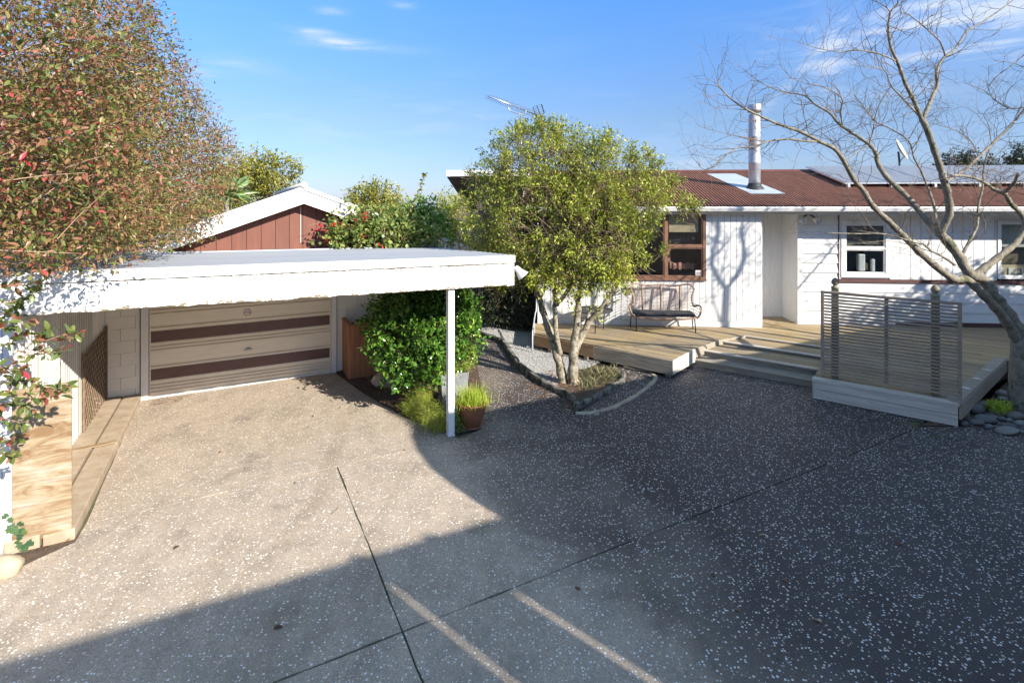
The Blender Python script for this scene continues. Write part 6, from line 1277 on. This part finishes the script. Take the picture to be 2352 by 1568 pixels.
for nm, pts, r0, r1 in LIMBS:
    r0 *= .9; c = catmull(pts, 4); m = len(c); rr = []
    for i in range(m): f = i / (m - 1); e = 1.15 if r0 < .1 else 1.0; rr.append(r0 * (1 - f) ** e + r1 * (1 - (1 - f) ** e))
    c = [p + Vector(tuple(rng.normal(size=3))) * rr[i] * .04 for i, p in enumerate(c)]
    if r0 < .1: rr = [r * (1 + .12 * math.sin(i * 2.3 + r0 * 90)) for i, r in enumerate(rr)]
    b = MB(); b.tube(c, rr, 14 if r0 > .06 else (8 if r0 > .02 else 6)); b.build('trunk' if nm == 'trunk' else 'branch', M_BARK, bt, world=True)
    for i in range(2, m):
        if rr[i] < .036:
            for _ in range(2):
                if rng.random() < .5:
                    ax_ = np.array(c[i] - c[i - 1]); ax_ /= np.linalg.norm(ax_) + 1e-9; nd = ax_ * .6 + rng.normal(size=3) * .7 + np.array([0, 0, .25]); grow(c[i], nd, rng.uniform(.25, .75), min(.0058, rr[i] * .55), 2)
print('twigs', len(TW))
twigs('twig', TW, M_TWIGG, bt, 3)

# ================================================================ NEIGHBOURS OUT OF THE PICTURE (they cast the shade the photograph shows)
ZN = 4.2; off = Vector((-SX, -SY)) * (ZN / TANE)
gp = [tuple(CF.w(-13.5, .0)[:2]), None, None]
A_ = G(0, 1530); B_ = G(1158, 1192)
left = Vector((A_.x, A_.y)) + (Vector((A_.x, A_.y)) - Vector((B_.x, B_.y))).normalized() * 9
curve = [Vector(tuple(G(u, v)[:2])) for u, v in ((1158, 1192), (1100, 1157), (1045, 1118), (995, 1078), (962, 1035), (949, 1000), (958, 975))]
right0 = Vector((-1.12, 7.70)); right1 = right0 + Vector((CF.x.x, CF.x.y)) * 11
shp = [left] + curve + [right0, right1]
roofp = [p + off for p in shp]; back = Vector((-CF.y.x, -CF.y.y))  # roof outline is the driveway's shade edge carried up towards the sun
roofp = roofp + [roofp[-1] + back * 11, roofp[0] + back * 6]
nh = thing('shade_house', 'unseen flat-roofed house behind the viewer, shaped to shade the driveway', 'house', (9, -4, 0))
def clip(poly, p, n):          # keep side where (x-p).n >= 0
    out = []
    for i in range(len(poly)):
        a, c = poly[i], poly[(i + 1) % len(poly)]; da, dc = (a - p).dot(n), (c - p).dot(n)
        if da >= 0: out.append(a)
        if da * dc < 0: out.append(a + (c - a) * (da / (da - dc)))
    return out
sd2 = Vector((SX, SY)); pn = Vector((-sd2.y, sd2.x)); gaps = []
for (u, v, w) in ((1385, 1490, .026), (1050, 1465, .022)):  # gaps added in the roof to throw light streaks on the driveway
    g_ = G(u, v); gaps.append((Vector((g_.x, g_.y)) + off, w, Vector(tuple(G(u, v)[:2]))))
gaps.sort(key=lambda g_: g_[0].dot(pn))
polys = []; lo = None
for g_, w, _ in gaps:
    q = clip(roofp, g_ - pn * (w / 2), -pn)
    if lo is not None: q = clip(q, lo, pn)
    polys.append(q); lo = g_ + pn * (w / 2)
polys.append(clip(roofp, lo, pn))
for q in polys:
    if len(q) > 2:
        b = MB(); b.prism([tuple(p) for p in q], ZN - .02, ZN + .03); b.build('shade_panel', M_WHITE, nh, world=True)
for g_, w, g0 in gaps:         # battens close the gaps beyond the streaks seen
    for f0, f1 in ((-14, -1.0), (.75, 14)):
        a, c = g_ + sd2 * f0, g_ + sd2 * f1; 
        m = [a, a + (c - a) * .33, a + (c - a) * .66, c]; qd = [a - pn * .06, c - pn * .06, c + pn * .06, a + pn * .06]; qd = [Vector(p) for p in qd]
        ar = sum(qd[i].x * qd[(i + 1) % 4].y - qd[(i + 1) % 4].x * qd[i].y for i in range(4))
        inside = qd
        for i in range(len(roofp)):
            pass
        # clip the batten to the roof front line
        inside = clip(inside, roofp[0], Vector((CF.y.x, CF.y.y)) * -1 if False else -Vector((-(roofp[1] - roofp[0]).y, (roofp[1] - roofp[0]).x)).normalized())
        if len(inside) > 2: b = MB(); b.prism([tuple(p) for p in inside], ZN + .032, ZN + .06); b.build('batten', M_WHITE, nh, world=True)
b = MB(); b.box((9.0, -13.0, 0), (17.5, -4.2, ZN - .03), CF.w); b.build('wall', M_WHITE, nh, world=True)
for p_, q_ in ((6.5, -11.5), (-2, -9.5), (8.5, -4.0)): b = MB(); b.box((p_, q_, 0), (p_ + .12, q_ + .12, ZN - .03), CF.w); b.build('post', M_WHITE, nh, world=True)

nt = thing('side_bare_tree', 'leafless twin-stemmed tree just right of the view, shadowing the wall', 'tree', (9.8, 8.3, 0))
TW = []; b = MB()
NL = [([(9.80, 8.35, -.05), (9.78, 8.3, 1.6), (9.85, 8.2, 3.2), (9.90, 8.2, 4.5)], 0.091, 0.055), ([(9.90, 8.2, 4.5), (9.65, 8.15, 5.2), (9.60, 8.3, 6.0), (9.45, 8.1, 6.8)], 0.039, 0.013), ([(9.90, 8.2, 4.5), (10.25, 8.2, 5.2), (10.45, 8.0, 6.2), (10.60, 8.1, 7.2)], 0.039, 0.013),
      ([(9.85, 8.4, 0), (10.25, 8.5, 1.6), (10.50, 8.6, 3.2), (10.55, 8.6, 4.5)], 0.072, 0.046), ([(10.55, 8.6, 4.5), (10.40, 8.7, 5.4), (10.45, 8.6, 6.4)], 0.029, 0.010), ([(10.55, 8.6, 4.5), (11.00, 8.7, 5.2), (11.40, 8.6, 6.2), (11.50, 8.5, 7.2)], 0.036, 0.013),
      ([(9.85, 8.2, 3.5), (9.45, 8.35, 4.2), (9.40, 8.4, 5.0)], 0.019, 0.007), ([(10.50, 8.6, 3.6), (11.00, 8.3, 4.2), (11.40, 8.2, 5.2)], 0.019, 0.007), ([(10.50, 8.6, 3.0), (11.10, 8.9, 3.9), (11.80, 9.2, 5.0), (12.40, 9.2, 6.2)], 0.033, 0.010)]
for pts, r0, r1 in NL:
    c = catmull(pts, 5); m = len(c); rr = [r0 + (r1 - r0) * i / (m - 1) for i in range(m)]; b.tube(c, rr, 10)
    for i in range(1, m):
        if rr[i] < .06 and rng.random() < .75: ax_ = np.array(c[i] - c[i - 1]); grow(c[i], ax_ / np.linalg.norm(ax_) * .5 + rng.normal(size=3) * .6 + np.array([0, 0, .4]), rng.uniform(.5, 1.2), .012, 1)
b.build('trunk', M_BARK, nt, world=True)
TW = [t_ for t_ in TW if min(p.x / p.y for p in t_[0]) > 1.0]
twigs('twig', TW, M_TWIGG, nt, 4)
et = thing('side_evergreen', 'leafy evergreen out of view at right, dappling the house wall', 'tree', (15.5, 7.5, 0))
C = []; 
for (x, y, z, r) in ((14.9, 7.4, 3.7, 1.35), (16.3, 7.8, 3.9, 1.5), (15.6, 7.3, 4.1, 1.3), (18, 8.4, 4.2, 1.8), (14.2, 7.2, 2.8, .9)):
    u_ = unit(rng.normal(size=(1400, 3))); C.append(np.array([x, y, z]) + u_ * (r * rng.random((1400, 1)) ** .5))
C = np.concatenate(C); leaves('foliage', C, rng.normal(size=C.shape), rng.uniform(.12, .22, len(C)), .5, ML_DARK, et)
b = MB(); b.tube([(0, 0, 0), (0, 0, 2), (.2, 0, 4)], [.2, .16, .06], 10); b.build('trunk', M_BARK, et)
